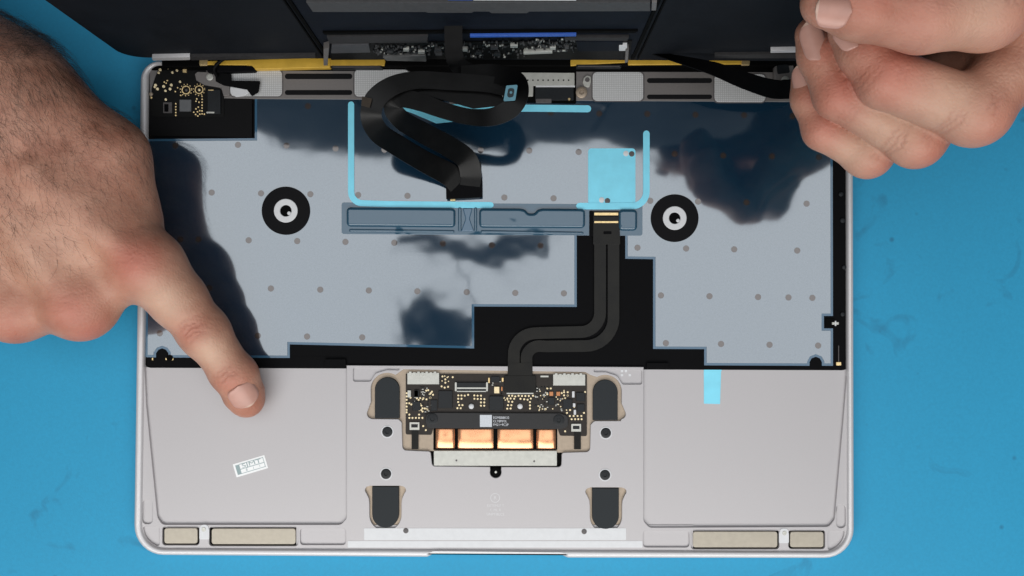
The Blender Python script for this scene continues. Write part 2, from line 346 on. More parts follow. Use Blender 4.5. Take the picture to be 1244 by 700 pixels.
# white adhesive strips
p = plate('adhesive_strip', rect(442.3, 641.8, 760.6, 656.2, 1), .8, .6, white, B, b=.03)
plate('adhesive_strip', rect(422.4, 657.3, 780.5, 665.4, 1), .8, .6, white, B, b=.03)
for x, y in ((493, 645), (709.7, 646)): lathe('pin', x, y, [(1.15, .6), (1.1, .95), (.8, 1.0)], rivetm, p, 14)
for x, y in ((470.6, 524.6), (736, 526), (469, 575.7), (735, 577)):
    a = lathe('screw_ring', x, y, [(2.7, .6), (2.62, .84), (2.25, .86), (2.2, .6)], white, B, 28)
    k = lathe('screw', x, y, [(2.15, .5), (2.1, .95), (1.8, 1.1), (.8, 1.1), (.7, .8), (.3, .8)], chipm, B, 24)
k = lathe('screw', 602, 573.5, [(2.15, -.5), (2.1, .6), (1.8, .8), (.8, .8), (.7, .95), (.3, .95)], slotm, B, 24)
lathe('screw_tip', 602.3, 573.7, [(.75, .7), (.6, 1.0), (.2, 1.05)], silver, k, 4)
# rubber pads
plate('rubber_pad', [(485.3, 508.3), (455.3, 508.3)] + arc(470.3, 473.5, 15, 180, 360, 20), .75, -.5, rubber, B, b=.2)
plate('rubber_pad', [(750.5, 510.6), (720.3, 510.6)] + arc(735.4, 476.5, 15.1, 180, 360, 20), .75, -.5, rubber, B, b=.2)
for dx, dy in ((0, 0), (267.5, 2)):
    plate('rubber_pad', [(452+dx, 591.2+dy), (484.4+dx, 591.5+dy)] + arc(468.2+dx, 625+dy, 16.2, 0, 180, 20), .8, -.5, rubber, B, b=.2)
# metal bracket in its black slot
plate('slot_gap', rp([(521, 548), (684, 550), (684, 569), (613, 570), (610, 581), (595, 581), (591, 570), (522, 568)], 2), -.5, -1.0, slotm, B, b=0)
br = plate('bracket', rect(527, 547.8, 676.6, 566, 1.2), .35, -.6, silver, B, b=.12)
for x, y in ((554.5, 559.5), (649, 560.5)): lathe('dimple', x, y, [(.5, .33), (.35, .38), (.1, .38)], rivetm, br, 10)
# copper pads over a dark trough: foil wraps, gently arched across
def copper_pad(x0, y0, x1, y1):
    V, F, n = [], [], 16
    for i in range(n+1):
        t = i/n; px = x0+(x1-x0)*t; e = 2*t-1; h_ = .15+.85*(1-abs(e)**2.6)-.25*max(0, abs(e)-.93)/.07
        V += [U(px, y0, h_-.25), U(px, y0+1.2, h_), U(px, y1-1.2, h_), U(px, y1, h_-.25), U(px, y1, -.5), U(px, y0, -.5)]
        if i: F += [(6*i-6+k, 6*i-6+(k+1) % 6, 6*i+(k+1) % 6, 6*i+k)[::-1] for k in range(6)]
    F.append(tuple(range(6))[::-1]); F.append(tuple(6*n+k for k in range(6)))
    o = meshof('copper_pad', V, F, copper, B, 40)
    bm_ = bmesh.new(); bm_.from_mesh(o.data); bmesh.ops.recalc_face_normals(bm_, faces=bm_.faces); bm_.to_mesh(o.data); bm_.free()
plate('copper_trough', rect(526.5, 519, 677, 546.8, 1), -.35, -.9, slotm, B, b=0)
for q in ((529.4, 521, 552.4, 544.6), (556.4, 521.2, 599.4, 544.8), (604.4, 521.4, 647.6, 545), (652, 521.8, 675, 545)): copper_pad(*q)

# trackpad circuit board
TB = plate('circuit_board', rp([(493, 454), (713, 455), (713, 530, 2), (680.5, 529.5, 2), (677, 520), (527, 518), (524, 528.5, 2), (492.8, 528, 2)], 1), .15, -.5, pcb, B, b=.06)
def chip(x0, y0, x1, y1, h=.75, m=None, name='chip', r=.4): return plate(name, rect(x0, y0, x1, y1, r, 2), h, .1, m or chipm, TB, b=.08, seg=1)
for q in ((542, 474.5, 550, 497), (533, 475, 549.5, 496)): pass
chip(532.5, 475, 549.5, 496, .8); chip(501, 488, 510.5, 499, .7); chip(594.5, 481.5, 611.5, 498.5, 1.1); chip(596.5, 457.5, 607, 464.5, .7)
chip(700, 477, 710.5, 487.5, .7); chip(684, 485, 695, 497, .7); chip(701, 491, 710, 500, .7); chip(666, 483, 673.5, 492, .7); chip(523.5, 486, 531, 499, .55); chip(503, 474, 503.1+6, 483, .8)
for q in ((495, 474.3, 499.2, 483), (503.2, 474.3, 508, 483.5)): chip(*q, .8, silver, 'capacitor')
for q in ((494.8, 453, 533.5, 467), (672, 455, 711, 468.5)):
    sh = chip(*q, 1.0, silver, 'shield')
    plates('shield_tooth', [rect(q[0]+2+5*k, q[1]-1.5+.8*(k % 2), q[0]+5.2+5*k, q[1]+3.2, .3, 1) for k in range(7)], 1.06, .9, silver, sh)
cn = chip(553, 465, 592.5, 474.5, 1.0, chipm, 'connector')
plate('connector_latch', rect(555, 470.8, 591, 472.6), 1.12, .9, silver, cn, b=.04); plate('connector_bar', rect(555, 475, 590.5, 476.2), .5, .1, silver, cn, b=.04)
for x in (552.5, 590.5): plate('connector_end', rect(x, 464.5, x+2.3, 475.5, 1), 1.1, .1, silver, cn, b=.06)
for q in ((494.5, 509), (660, 511)): pass
for x0, y0 in ((497.5, 513), (694, 515)):
    c_ = chip(x0, y0, x0+12, y0+9.5, .8, silver, 'connector'); plate('connector_face', rect(x0+2, y0+2.5, x0+10, y0+6.5), .9, .7, chipm, c_, b=.03)
for q in ((581+18.8, 470.5, 606, 478), (600.5, 470, 606.8, 478.2)): pass
chip(600.3, 470, 606.6, 478, .9, solder, 'crystal'); chip(593, 459, 595, 465.5, .5, gold, 'capacitor'); chip(609.5, 459, 611.8, 464, .5, gold, 'capacitor'); chip(608.8, 470, 610.5, 475, .5, orange, 'capacitor')
for x in (667.5, 676): chip(x, 476, x+4.5, 481, .7, orange, 'capacitor')
for q in ((695, 475.5, 698, 483), (697, 498, 699.8, 504), (696, 490, 699, 494.5), (709.5, 490, 711.5, 496), (656.5, 456.3, 666.5, 458.5), (485+5, 500, 492.5, 500.1)):
    if q[2]-q[0] > 2.6: chip(*q, .6, white if q[1] > 470 else silver, 'capacitor')
small = []
for cx_, cy_, n, sx_, sy_ in ((658, 482, 34, 9, 14), (516, 478, 14, 6, 8), (601, 470, 10, 8, 10), (512, 494, 18, 12, 10), (680, 492, 14, 8, 8)):
    for _ in range(n):
        x, y = cx_+random.uniform(-sx_, sx_), cy_+random.uniform(-sy_, sy_); a = random.random() < .5
        small.append(rect(x, y, x+(2.1 if a else 1.1), y+(1.1 if a else 2.1)))
plates('tiny_component', small[::2], .5, .1, silver, TB); plates('tiny_component', small[1::2], .48, .1, chipm, TB)
dots = []
def D(ox, oy, k, L): dots.extend((ox+x/k, oy+y/k) for x, y in L)
D(480, 440, 10, [(575, 175), (610, 210), (610, 250), (565, 295), (602, 310), (643, 300), (700, 183), (378, 347), (447, 360), (420, 392), (460, 397), (428, 432), (343, 440), (305, 437), (265, 440), (140, 378), (140, 417), (140, 458), (768, 405), (806, 405), (846, 408), (887, 398), (767, 445), (806, 445), (766, 485), (778, 523), (818, 523), (757, 560), (797, 560), (962, 405), (1002, 408), (1043, 408), (963, 445), (1003, 448), (1043, 448), (1085, 450), (1043, 490), (1083, 490), (1043, 530), (1083, 530), (333, 562), (390, 575), (333, 600), (291, 638), (173, 638), (173, 678), (211, 678), (252, 678), (291, 678), (331, 678), (140, 500), (140, 540), (140, 580), (140, 610)])
D(590, 440, 8.75, [(248, 358), (282, 358), (315, 365), (350, 358), (386, 360), (422, 360), (458, 360), (503, 358), (230, 387), (265, 387), (303, 389), (370, 390), (410, 395), (446, 400), (480, 387), (245, 420), (283, 422), (471, 425), (237, 458), (273, 458), (471, 460), (229, 495), (265, 493), (471, 494), (655, 280), (692, 280), (655, 342), (834, 320), (872, 320), (834, 353), (872, 355), (845, 385), (638, 500), (895, 573), (935, 573), (977, 573), (1017, 573), (914, 607), (951, 607), (985, 607), (1020, 607), (864, 540), (1045, 540), (1057, 318), (1025, 503)])
D(500, 490, 5.655, [(80, 157), (98, 185), (1055, 193)])
dots += [(random.uniform(*a_), random.uniform(*b_)) for a_, b_, n_ in (((495, 525), (470, 500), 16), ((652, 698), (474, 499), 26), ((536, 552), (456, 464), 5), ((612, 618), (480, 500), 4)) for _ in range(n_)]
plates('solder_pad', [circ(x, y, 1.25 if i < 120 else .85, 8) for i, (x, y) in enumerate(dots)], .21, .1, solder, TB, b=.03)
for x, y in ((572.5, 494), (631.8, 494)): lathe('post', x, y, [(1.15, .1), (1.1, .8), (.8, 1.1), (.3, 1.2)], white, TB, 16)
rbar = plate('retaining_bar', rp([(518, 502.5), (530, 501.3), (680, 502), (690, 505), (690.5, 519), (681, 521.5), (519, 520.5), (516.5, 512)], 5, 5), 1.0, .2, barm, B, b=.25)
for x, y in ((525.3, 509), (678.8, 510.5)): lathe('screw', x, y, [(2.35, .9), (2.3, 1.2), (2.0, 1.3), (.9, 1.3), (.8, 1.05), (.2, 1.1)], chipm, rbar, 22)
plate('label_patch', rect(583, 504.2, 597.6, 518.8), 1.06, .95, M('label_paper', (.55, .58, .62), .5, 0, .08, 1800), rbar, b=.01)
labm = M('label_print', (.62, .64, .68), .5)
for k, s_ in enumerate(('EGMBB8K32', 'CLT8MF3L', 'FM21+9C2P')): text('label_print', s_, 599, 507.6+4.3*k, 2.9, 1.03, labm, rbar, 0, sx=.92, align='LEFT')
for x0 in (500, 697.5):
    plate('ribbon_strap', rect(x0, 523, x0+8.2, 546), .35, -.5, cablem, B, b=.08)

# engraving and stickers
grav = M('pale_laser_print', (.56, .56, .57), .5, .1)
plate('engraved_ring', circ(601.5, 605, 5.8, 28), .715, .6, grav, B, holes=[circ(601.5, 605, 5.1, 28)], b=0)
text('engraved_print', 'R', 601.5, 605, 4.4, .72, grav, B)
for k, s_ in enumerate(('EXTEMLF T', 'C ML R', 'UNPTIBLCE')): text('engraved_print', s_, 602, 614.6+5.2*k, 3.2, .72, grav, B, sx=.95)
stk = plate('warranty_sticker', rotrect(304.2, 566.5, 40, 16.5, -16.5, .6), -.42, -.55, M('bright_sticker_paper', (.82, .83, .83), .5, 0, .02, 500), B, b=.01)
ink = M('grey_ink', (.27, .35, .36), .6)
def stp(x, y): a = math.radians(-16.5); return (304.2+x*math.cos(a)-y*math.sin(a), 566.5+x*math.sin(a)+y*math.cos(a))
plate('print_block', [stp(*q) for q in ((-17.6, -6), (-12.6, -6), (-12.6, 6), (-17.6, 6))], -.40, -.45, ink, stk, b=0)
for q in ((-12.6, -.2, 17.6, .6), (-12.6, 5.2, 17.6, 5.9), (-12.6, -6.3, 17.6, -5.6), (17, -6.3, 17.7, 5.9)): plate('print_line', [stp(*p_) for p_ in ((q[0], q[1]), (q[2], q[1]), (q[2], q[3]), (q[0], q[3]))], -.395, -.45, ink, stk, b=0)
text('sticker_print', 'SJMT', *stp(2.2, -2.9), 5.0, -.395, ink, stk, -16.5, sx=1.7)
for x in (-5.5, 3, 11): text('sticker_print', '8' if x < 0 else '1', *stp(x, 2.9), 3.2, -.395, ink, stk, -16.5)
for x, y in ((755.5, 450.9), (760.3, 450.9), (755.5, 455.8), (765, 455.8)): plate('white_mark', rect(x-1.3, y-1.4, x+1.5, y+1.4), -.06, -.2, white, B, b=0)

# keyboard film with its clear border and rivets
border = [(178.5, 169), (309.5, 168), (309.5, 116.5), (1011.5, 119.5), (1012, 384), (1001, 384), (1001, 399), (1012, 399), (1012, 444.5), (998.5, 444.5), (998.5, 440), (996, 435.5), (991, 433.5), (986, 435.5), (983.5, 440), (983.5, 444.5), (855.5, 444), (855.5, 424.3), (793.4, 424), (793.4, 315), (759.6, 314.5), (759.6, 286), (700.7, 286), (700.7, 373), (576, 372.5), (576, 423.5), (352, 418.5), (352, 435), (204.5, 434.5), (204.5, 429), (201.5, 425), (197, 423.3), (192.5, 425), (189.5, 429), (189.5, 434.5), (176.5, 434)]
plate('film_border', border, -.05, -.25, film_edge, B, b=.03, seg=1)
KF = plate('keyboard_film', border, .10, -.1, film, B, b=.03, seg=1, grow=-1.0)
rv = [(317, 235), (377, 236), (302, 292), (361, 293), (419.6, 294), (479, 295), (538, 296), (597.5, 298), (656.6, 298.5), (774.5, 301), (833.6, 302), (892, 303), (968.6, 304.5), (329, 350.6), (389, 352), (448, 353), (507, 354), (567, 355), (626, 356), (685, 356.5), (803, 359), (862, 360), (921, 361), (958, 361.5), (987, 362), (194, 405), (313, 408), (373, 409), (440, 410), (809, 417), (876, 418), (935, 419), (994, 420), (435, 237), (495, 238), (612.7, 240), (672.5, 241), (790, 244), (848, 245), (907, 246), (980, 247.5), (213, 177), (289, 176), (348, 177), (407.6, 180.5), (467, 182), (584, 182.5), (643, 183), (703, 184.7), (819.6, 187), (878.7, 189), (938, 190), (995, 191), (374, 129), (669, 137), (728, 138), (786.5, 138.5), (845, 139.5), (904, 140), (963, 141), (257, 234), (219, 291), (241, 291), (254, 350)]
r0 = lathe('rivet', 640, 300, [(1.35, .08), (1.3, .13)], rivetfilm, KF, 14)
u0 = BASE.uv(640, 300, .2)
for i, (x, y) in enumerate(rv):
    if i == 0: o = r0
    else: o = r0.copy(); COL.objects.link(o); o.parent = KF
    u1 = BASE.uv(x, y, .2); o.location = ((u1[0]-u0[0])*MM, (u1[1]-u0[1])*MM, 0)
# foam washers
for x, y, r in ((347, 256, 29.3), (819.8, 265, 29)):
    g = plate('foam_washer', circ(x, y, r, 48), .7, .05, blackfoam, B, holes=[circ(x, y, 10, 32)], b=.15)
    plate('white_ring', circ(x, y, 14.5, 36), .9, .1, white, g, holes=[circ(x, y, 7, 28)], b=.25, seg=3)
    lathe('socket', x, y, [(2.9, .1), (2.6, .15), (.4, .15)], slotm, g, 20)
    lathe('socket_glint', x+4, y+3, [(.8, .2), (.75, .6), (.5, .7)], white, g, 10)
# clear pockets between the film halves
PS = plate('film_pocket', rp([(415, 246), (780.5, 248.5), (780.5, 286.5), (415, 284.5)], 3), .18, .02, film_pad, B, b=.05)
for q in ([(420.5, 251.5), (553, 252.5), (553, 276), (420.5, 275)], [(582, 252.7), (632, 253), (638, 254.5), (642, 259), (649, 259), (653, 254.5), (659, 253), (711, 253.5), (711, 277), (582, 276.5)], [(752, 254), (774.5, 254.2), (774.5, 280), (752, 280)]):
    plate('pocket_pad', rp(q, 5, 5), 1.7, .1, film_pad, PS, b=1.25, seg=6)
for x0, x1 in ((556.5, 560.5), (576, 579.5)): plate('pocket_fold', rect(x0, 252, x1, 281, 1.5), .8, .1, film_pad, PS, b=.5, seg=4)
for q in ([(424, 278), (552, 279.5), (552, 283.5), (424, 282)], [(584, 279.5), (709, 281.5), (709, 285), (584, 283.5)]): plate('pocket_fold', rp(q, 1.5, 3), .6, .1, film_pad, PS, b=.5, seg=4)
plate('pocket_bow', rp([(562, 253), (574, 253), (570.5, 266, 6), (576, 281), (560, 281), (565.5, 266, 6)], 1), .55, .1, film_edge, PS, b=.35, seg=3)
# blue tapes
def arcstroke(pts, wpx, h, name='blue_tape', th=.14):
    """stroke of constant width along a pixel path with round ends"""
    P = [np.array(p, float) for p in pts]; Lh, Rh = [], []
    for i, p in enumerate(P):
        t = P[min(i+1, len(P)-1)]-P[max(i-1, 0)]; t /= np.linalg.norm(t); n_ = np.array([-t[1], t[0]])*wpx/2
        Lh.append(p+n_); Rh.append(p-n_)
        if i == len(P)-1: end = [p+n_*math.cos(a)+t*wpx/2*math.sin(a) for a in (.5, 1.05, 1.57, 2.1, 2.6)]
        if i == 0: beg = [p-n_*math.cos(a)-t*wpx/2*math.sin(a) for a in (.5, 1.05, 1.57, 2.1, 2.6)]
    return plate(name, [tuple(q) for q in Lh+end+Rh[::-1]+beg], h, h-th, cyan, B, b=.04, seg=1)
def turn(cx_, cy_, r, a0, a1, n=9): return [(cx_+r*math.cos(math.radians(a0+(a1-a0)*k/n)), cy_+r*math.sin(math.radians(a0+(a1-a0)*k/n))) for k in range(n+1)]
arcstroke([(426.5, 127)]+turn(440.5, 233, 14, 180, 90)+[(470, 248), (520, 248.5), (596, 249.2)], 7.5, .36)
arcstroke([(785.3, 162.5)]+turn(768, 233, 17.3, 0, 90)+[(740, 250.6), (704, 250.4)], 8, .38)
arcstroke([(484, 130.5), (560, 131), (650, 131.5), (714, 132.2)], 8.5, .34)
plate('blue_tape', rp([(482, 131), (560, 131), (550, 148), (530, 150), (502, 138)], 2), .26, .12, cyan, B, b=.03)
pt_ = plate('blue_patch', rect(714.5, 180.3, 772, 250, 4), .24, .11, cyan, B, b=.04)
for x, y, m in ((760.5, 186.5, white), (767.5, 187, rivetm), (731, 243, white), (738, 244, rivetm)): lathe('rivet', x, y, [(1.2, .2), (1.15, .33), (.9, .38)], m, pt_, 14)
plate('blue_tab', rp([(855, 440), (880, 441), (876, 452), (874.8, 491), (855.2, 490.5)], .6), -.34, -.48, cyan, B, b=.02)
for q in ((394.5, 436.5, 420, 444.3), (785.5, 441, 812.5, 447.6)): plate('black_tab', rect(*q, 1), .9, -.5, black, B, b=.1)
plate('black_tab', rect(352, 433, 396, 438.5, 0), -.2, -.5, black, B, b=0)
# trackpad flat cable
def fillet(pts, n=8): return rp(pts, 0, n)
def path_band(cl, wpx, h, th):
    L = [BASE.pt(x, y, h) for x, y in cl]; sc = .35*wpx*(H-h)/H
    return L, sc
path1 = [(729, 290), (729, 380)] + turn(705.5, 380, 23.5, 0, 90)[1:] + [(660, 404.5)] + turn(650, 431, 26, -90, -170, 7) + [(624, 445), (624, 464)]
path2 = [(745.3, 290), (745.3, 386)] + turn(711, 386, 34.5, 0, 90)[1:] + [(664, 421)] + turn(655, 436, 15.5, -90, -175, 7) + [(640, 446), (640, 464)]
TC = plate('trackpad_cable', rp([(721, 256), (752.5, 256), (753.5, 297), (720.5, 297)], 1), .75, .5, cablem, B, b=.05)
for k, pth in enumerate((path1, path2)):
    Lc = [BASE.pt(x, y, .62) for x, y in pth]; ribbon('cable_band', Lc, 14.2*.348 if k == 0 else 14.0*.348, .22, cablem, TC)
plate('cable_head', rect(612.5, 456.5, 651, 477, 1), 1.0, .2, cablem, TC, b=.1)
plate('head_bar', rect(615.5, 477.4, 648, 478.8), .7, .1, silver, TC, b=.03)
plate('cable_neck', rect(616.8, 441, 647, 458, 1), .85, .6, cablem, TC, b=.05)
plate('connector_block', rect(716, 256, 722, 287, 1), .7, .05, black, TC, b=.05)
for y, h_ in ((258.5, 3.2), (261.8, 1.2), (268.8, 2.2)): plate('gold_contact', rect(722, y, 751, y+h_), .84, .7, gold if h_ > 2 else black, TC, b=.03)
plate('cable_notch', rect(733, 281, 743, 284.5, 1), .80, .7, black, TC, b=0)

# ------------------------------------------------------------------ top strip: speakers, flex, boards
plate('speaker_rail', rp([(182, 84), (1026, 85.5), (1026, 124), (310, 120), (182, 118)], 2), .6, -.6, alu_dark, B, b=.1)
for q in ((279.5, 85, 342.5, 117), (430.5, 84.5, 497, 117.5), (720, 87.5, 781.5, 122.5), (868, 90, 930, 124)):
    p_ = plate('mesh_frame', rect(q[0]-1.5, q[1]-1.2, q[2]+1.5, q[3]+1.2, 6, 5), .72, .5, rivetm, B, b=.05)
    plate('speaker_mesh', rect(*q, 5.5, 5), .95, .6, meshpad, p_, b=.15)
for x0, x1, ys in ((346, 428, ((89.5, 96.2), (109.5, 115.5))), (786, 865, ((95, 101), (115, 120.5)))):
    for y0, y1 in ys: plate('vent_slot', rect(x0, y0, x1, y1, 3.2, 5), .68, .5, blackfoam, B, b=.04)
plate('dark_recess', rp([(498, 78), (700, 78), (700, 126), (498, 122)], 2), .75, .5, slotm, B, b=0)
plate('hinge_gap', rp([(184, 76), (1026, 78), (1026, 88), (184, 85.5)], 1), .9, .5, slotm, B, b=0)
ps = plate('perforated_shield', rp([(629, 88), (698, 88.5), (698, 104), (648, 104), (647.5, 117), (633.5, 117)], .8), 1.5, .7, silver, B, b=.15)
plates('perforation', [circ(x, y, 1.0, 8) for x, y in [(635+6.2*k, 97.5) for k in range(10)]+[(638, 103), (640, 109.5)]], 1.54, 1.4, slotm, ps, b=0)
plate('shield_lip', rect(651, 104, 698.5, 105.6), 1.6, .7, white, ps, b=.03)
plate('black_block', rect(650, 106.2, 697, 122, 1), 1.2, .6, chipm, B, b=.15)
plate('black_block', rect(650+1, 120, 670, 125, 1), 1.3, .6, rivetm, B, b=.1)
bs = lathe('gold_boss', 706.5, 112, [(2.4, .6), (2.4, 1.6), (1.9, 1.9), (1.1, 1.9), (1.0, 1.4), (.6, 1.4), (.5, 1.8), (.2, 1.8)], tan, B, 24)
cl = plate('white_clip', rp([(709, 95), (713, 91.5), (718, 93), (718, 99), (716, 107), (709.5, 104), (708, 100)], 2.5), 1.5, .6, silver, B, b=.15); screw(713.5, 97, 1.0, 1.75, cl, rivetm)
lathe('gold_dot', 691.5, 120.5, [(.6, .7), (.5, 1.4), (.2, 1.4)], gold, B, 10)
plate('foil', rp([(518, 92), (535, 88), (562, 97), (566, 104), (545, 101)], 2), 1.2, .6, silver, B, b=.2)
lathe('screw', 515, 89, [(.9, .7), (.9, 1.5), (.5, 1.6)], silver, B, 12)
for q in ((546, 120, 560, 126), (606, 111, 611, 118)): plate('metal_clip', rect(*q, 1), 1.0, .6, silver if q[0] > 600 else alu_dark, B, b=.1)
plate('hinge_bar', rp([(196, 69), (1022, 67), (1022, 80), (196, 82)], 2), 3.4, -3, slotm, B, b=.6)
# yellow flex bars along the hinge
for q in ([(253, 74), (395, 69.5), (401, 68.5), (401, 82), (300, 84.5), (300, 79.5), (246, 79)], [(401, 68.5), (466, 69), (468, 74), (467, 80), (401, 80)], [(693, 72), (700, 68.5), (760, 66.5), (761, 76), (700, 79.5), (693, 80)], [(763, 66), (808, 66), (830, 70), (905, 71.5), (910, 73), (905, 78), (763, 79)]):
    plate('yellow_flex', rp(q, 1, 3), 4.0, 1.0, yellow, B, b=.3)
for q in ((402, 80, 464, 83), (700, 78.6, 755, 82)): plate('flex_connector', rect(*q, 1), 4.2, 1.0, chipm, B, b=.1)
for x0, x1, y in ((404, 462, 81.4), (702, 753, 80.6)): plate('flex_contact', rect(x0, y-.5, x1, y+.6), 4.3, 4.0, rivetm, B, b=0)
plate('flex_cover', rp([(250, 79.5), (306, 80), (312, 86), (252, 88.5)], 3), 4.2, 1, black, B, b=.2)
for x, y in ((247, 74.5), (906, 74)): plate('flex_end', rect(x-5, y-3, x+5, y+5, 1), 4.4, 1.0, gold, B, b=.15)
# right hinge bracket
hb = plate('hinge_bracket', rp([(941, 80), (964, 77), (966, 118), (946, 118), (941, 100)], 3), 3.2, .6, alu_dark, B, b=.3); screw(954, 97, 1.6, 3.7, hb, silver)
plate('hinge_bracket', rp([(944, 79), (958, 78), (960, 88), (945, 90)], 2), 3.8, .8, chipm, B, b=.2)
# right side black strip details
for x, y, r in ((1024, 268, 3), (1026, 325, 2.6), (1024, 382, 2.6), (1022, 236, 2.8)): lathe('stud', x, y, [(r*.34, -.3), (r*.33, .2), (r*.22, .3)], chipm, B, 14)
cl = plate('side_clip', rect(1002.5, 387, 1014, 397.5, 1), .1, -.4, slotm, B, b=.05); plate('clip_pin', rect(1011, 391.5, 1019, 394.5, .5), .5, -.3, silver, cl, b=.06); plate('clip_pin', rect(1014.5, 390, 1016, 396, .2), .6, -.3, white, cl, b=.05)
plate('hinge_pin', rect(1016, 440, 1022, 444, .5), .2, -.3, gold, B, b=.1); plate('hinge_pin', rect(1018.5, 420, 1019.3, 440), 0, -.3, rivetm, B, b=.02)
for q in ((184.5, 434.8, 186, 437.6), (189+18, 434.8, 210.5, 437.6), (201, 435, 202.5, 437.5)): plate('gold_pin', rect(*q, .3), .1, -.3, gold, B, b=.05)
lathe('stud', 206, 435, [(1.4, -.3), (1.35, .3), (.9, .4), (.5, .4), (.4, .2)], slotm, B, 14)

# left corner board
plate('corner_cover', rp([(182, 80), (302, 80), (306, 116), (306, 166.5), (181, 165)], 1), .5, -.2, M('corner_black', (.003, .003, .0035), .6, 0, .2, 300, 0, 1, .15), B, b=.08)
AB = plate('corner_board', rp([(194, 80), (248, 80, 3), (252, 92, 4), (272, 112, 4), (272, 142, 2), (184, 142, 2), (184, 108, 4), (188, 95, 4)], 2), .85, .4, M('black_board', (.004, .004, .004), .5, 0, .2, 900, 0, 1, .15), B, b=.06)
k5 = 5.383
def Z(x, y): return (160+x/k5, 50+y/k5)
plates('solder_pad', [circ(*Z(*p_), 1.5 if i < 7 else 1.8, 8) for i, p_ in enumerate([(175, 207), (265, 205), (222, 382), (220, 325), (315, 265), (295, 192), (150, 300), (185, 187), (237, 174), (155, 288), (208, 296), (258, 287), (168, 313), (250, 313)])], 1.15, .8, solder, AB)
for c_, m in (((355, 320), rivetm), ((440, 318), solder)):
    x, y = Z(*c_); rg = plate('gold_ring', circ(x, y, 5.4, 24), 1.0, .8, gold, AB, holes=[circ(x, y, 4.1, 24)], b=.03); lathe('ring_pin', x, y, [(.6, .8), (.5, 1.2), (.2, 1.3)], m, AB, 10)
    plates('ring_dot', [circ(x+7*math.cos(a), y+7*math.sin(a), .7, 6) for a in np.arange(0, 6.2, .55)], .92, .8, gold, AB, b=0)
plates('gold_dot', [circ(*Z(*p_), .95, 8) for p_ in [(288, 410+19*k) for k in range(5)]+[(460, 362+19*k) for k in range(7)]+[(425, 378), (440, 400), (420, 393), (435, 432), (420, 443), (445, 455), (430, 462), (405, 465), (418, 480), (445, 478), (432, 490), (475, 478), (285, 330), (300, 305), (320, 355), (232, 258), (225, 275), (213, 268)]], .95, .8, gold, AB, b=.02)
plate('chip', rect(*Z(312, 383), *Z(388, 460), .5), 1.4, .8, M('grey_chip', (.11, .115, .12), .4, .2, .15, 300), AB, b=.1)
plate('connector', rect(*Z(495, 318), *Z(580, 475), 1), 1.6, .8, chipm, AB, b=.15); plate('connector_edge', rect(*Z(500, 318), *Z(535, 324)), 1.65, .8, gold, AB, b=.03); plate('connector_edge', rect(*Z(488, 462), *Z(540, 472), .5), 1.7, .8, silver, AB, b=.05)
plate('connector', rect(*Z(205, 400), *Z(262, 470), .5), 1.3, .8, rivetm, AB, b=.1); plate('connector', rect(*Z(212, 412), *Z(240, 462), .5), 1.4, .8, black, AB, b=.1)
plate('capacitor', rect(*Z(333, 183), *Z(358, 205), .3), 1.5, .8, gold, AB, b=.08); plate('capacitor', rect(*Z(205, 143), *Z(262, 160), .5), 1.4, .8, silver, AB, b=.08)
lathe('gold_post', *Z(124, 346), [(.9, .5), (.8, 1.2), (.4, 1.3), (.2, 1.3)], tan, B, 14); lathe('gold_post', *Z(126, 368), [(.6, .5), (.5, 1.1), (.2, 1.2)], gold, B, 12)
bk = plate('corner_bracket', rp([Z(412, 215), Z(430, 200), Z(540, 205), Z(560, 262), Z(640, 288), Z(640, 355), Z(600, 360), Z(585, 305), Z(470, 285), Z(420, 255)], 1.5), 1.9, .6, alu_dark, B, b=.2); screw(*Z(510, 235), 1.5, 2.4, bk, silver)
plate('white_flap', rp([Z(642, 285), Z(790, 320), Z(730, 360), Z(680, 365), Z(645, 340)], 4, 5), 1.4, .9, white, B, b=.1)
plate('black_flap', rp([(261, 88), (281, 90), (281, 98), (316, 98.5), (314, 112), (306, 117), (300, 109), (272, 104), (262, 99)], 1), 2.4, 2.1, cableblk, B, b=.05)

# ------------------------------------------------------------------ display lid, standing almost upright behind the base
lean = math.radians(2.0)
LO = U(600, 73, 8.0)
LF = Frame(LO, (1, 0, 0), (0, math.sin(lean), math.cos(lean)), (0, -math.cos(lean), math.sin(lean)))
LID = empty('display_screen', 'dark display lid standing upright behind the silver laptop body', 'laptop screen', LO)
def Lrect(u0, v0, u1, v1): return [(u0, v0), (u1, v0), (u1, v1), (u0, v1)]
def lplate(name, uv, h1, h0, mat, parent=LID, holes=(), b=.2, seg=2, r=0):
    V, F = plate_vf([rp(uv, r, 6) if r else uv, *holes], h1, h0, b, seg, LF); return meshof(name, V, F, mat, parent, fr=LF)
uL, uR = -153.3, 154.0
lplate('lid_shell', rp([(uL, 0, 9), (uR, 0, 9), (uR, 211, 9), (uL, 211, 9)], 9, 8), -.6, -4.5, alu_dark, b=1.2, seg=4)
lplate('lid_panel', rp([(uL+.6, .5, 9), (uR-.6, .5, 9), (uR-.6, 210.5, 9), (uL+.6, 210.5, 9)], 9, 8), 0, -.7, lidm, b=.25)
def lpx(name, pts, h1, h0, mat, parent=LID, b=.1, r=0): return plate(name, rp(pts, r, 3) if r else pts, h1, h0, mat, parent, b=b, fr=LF)
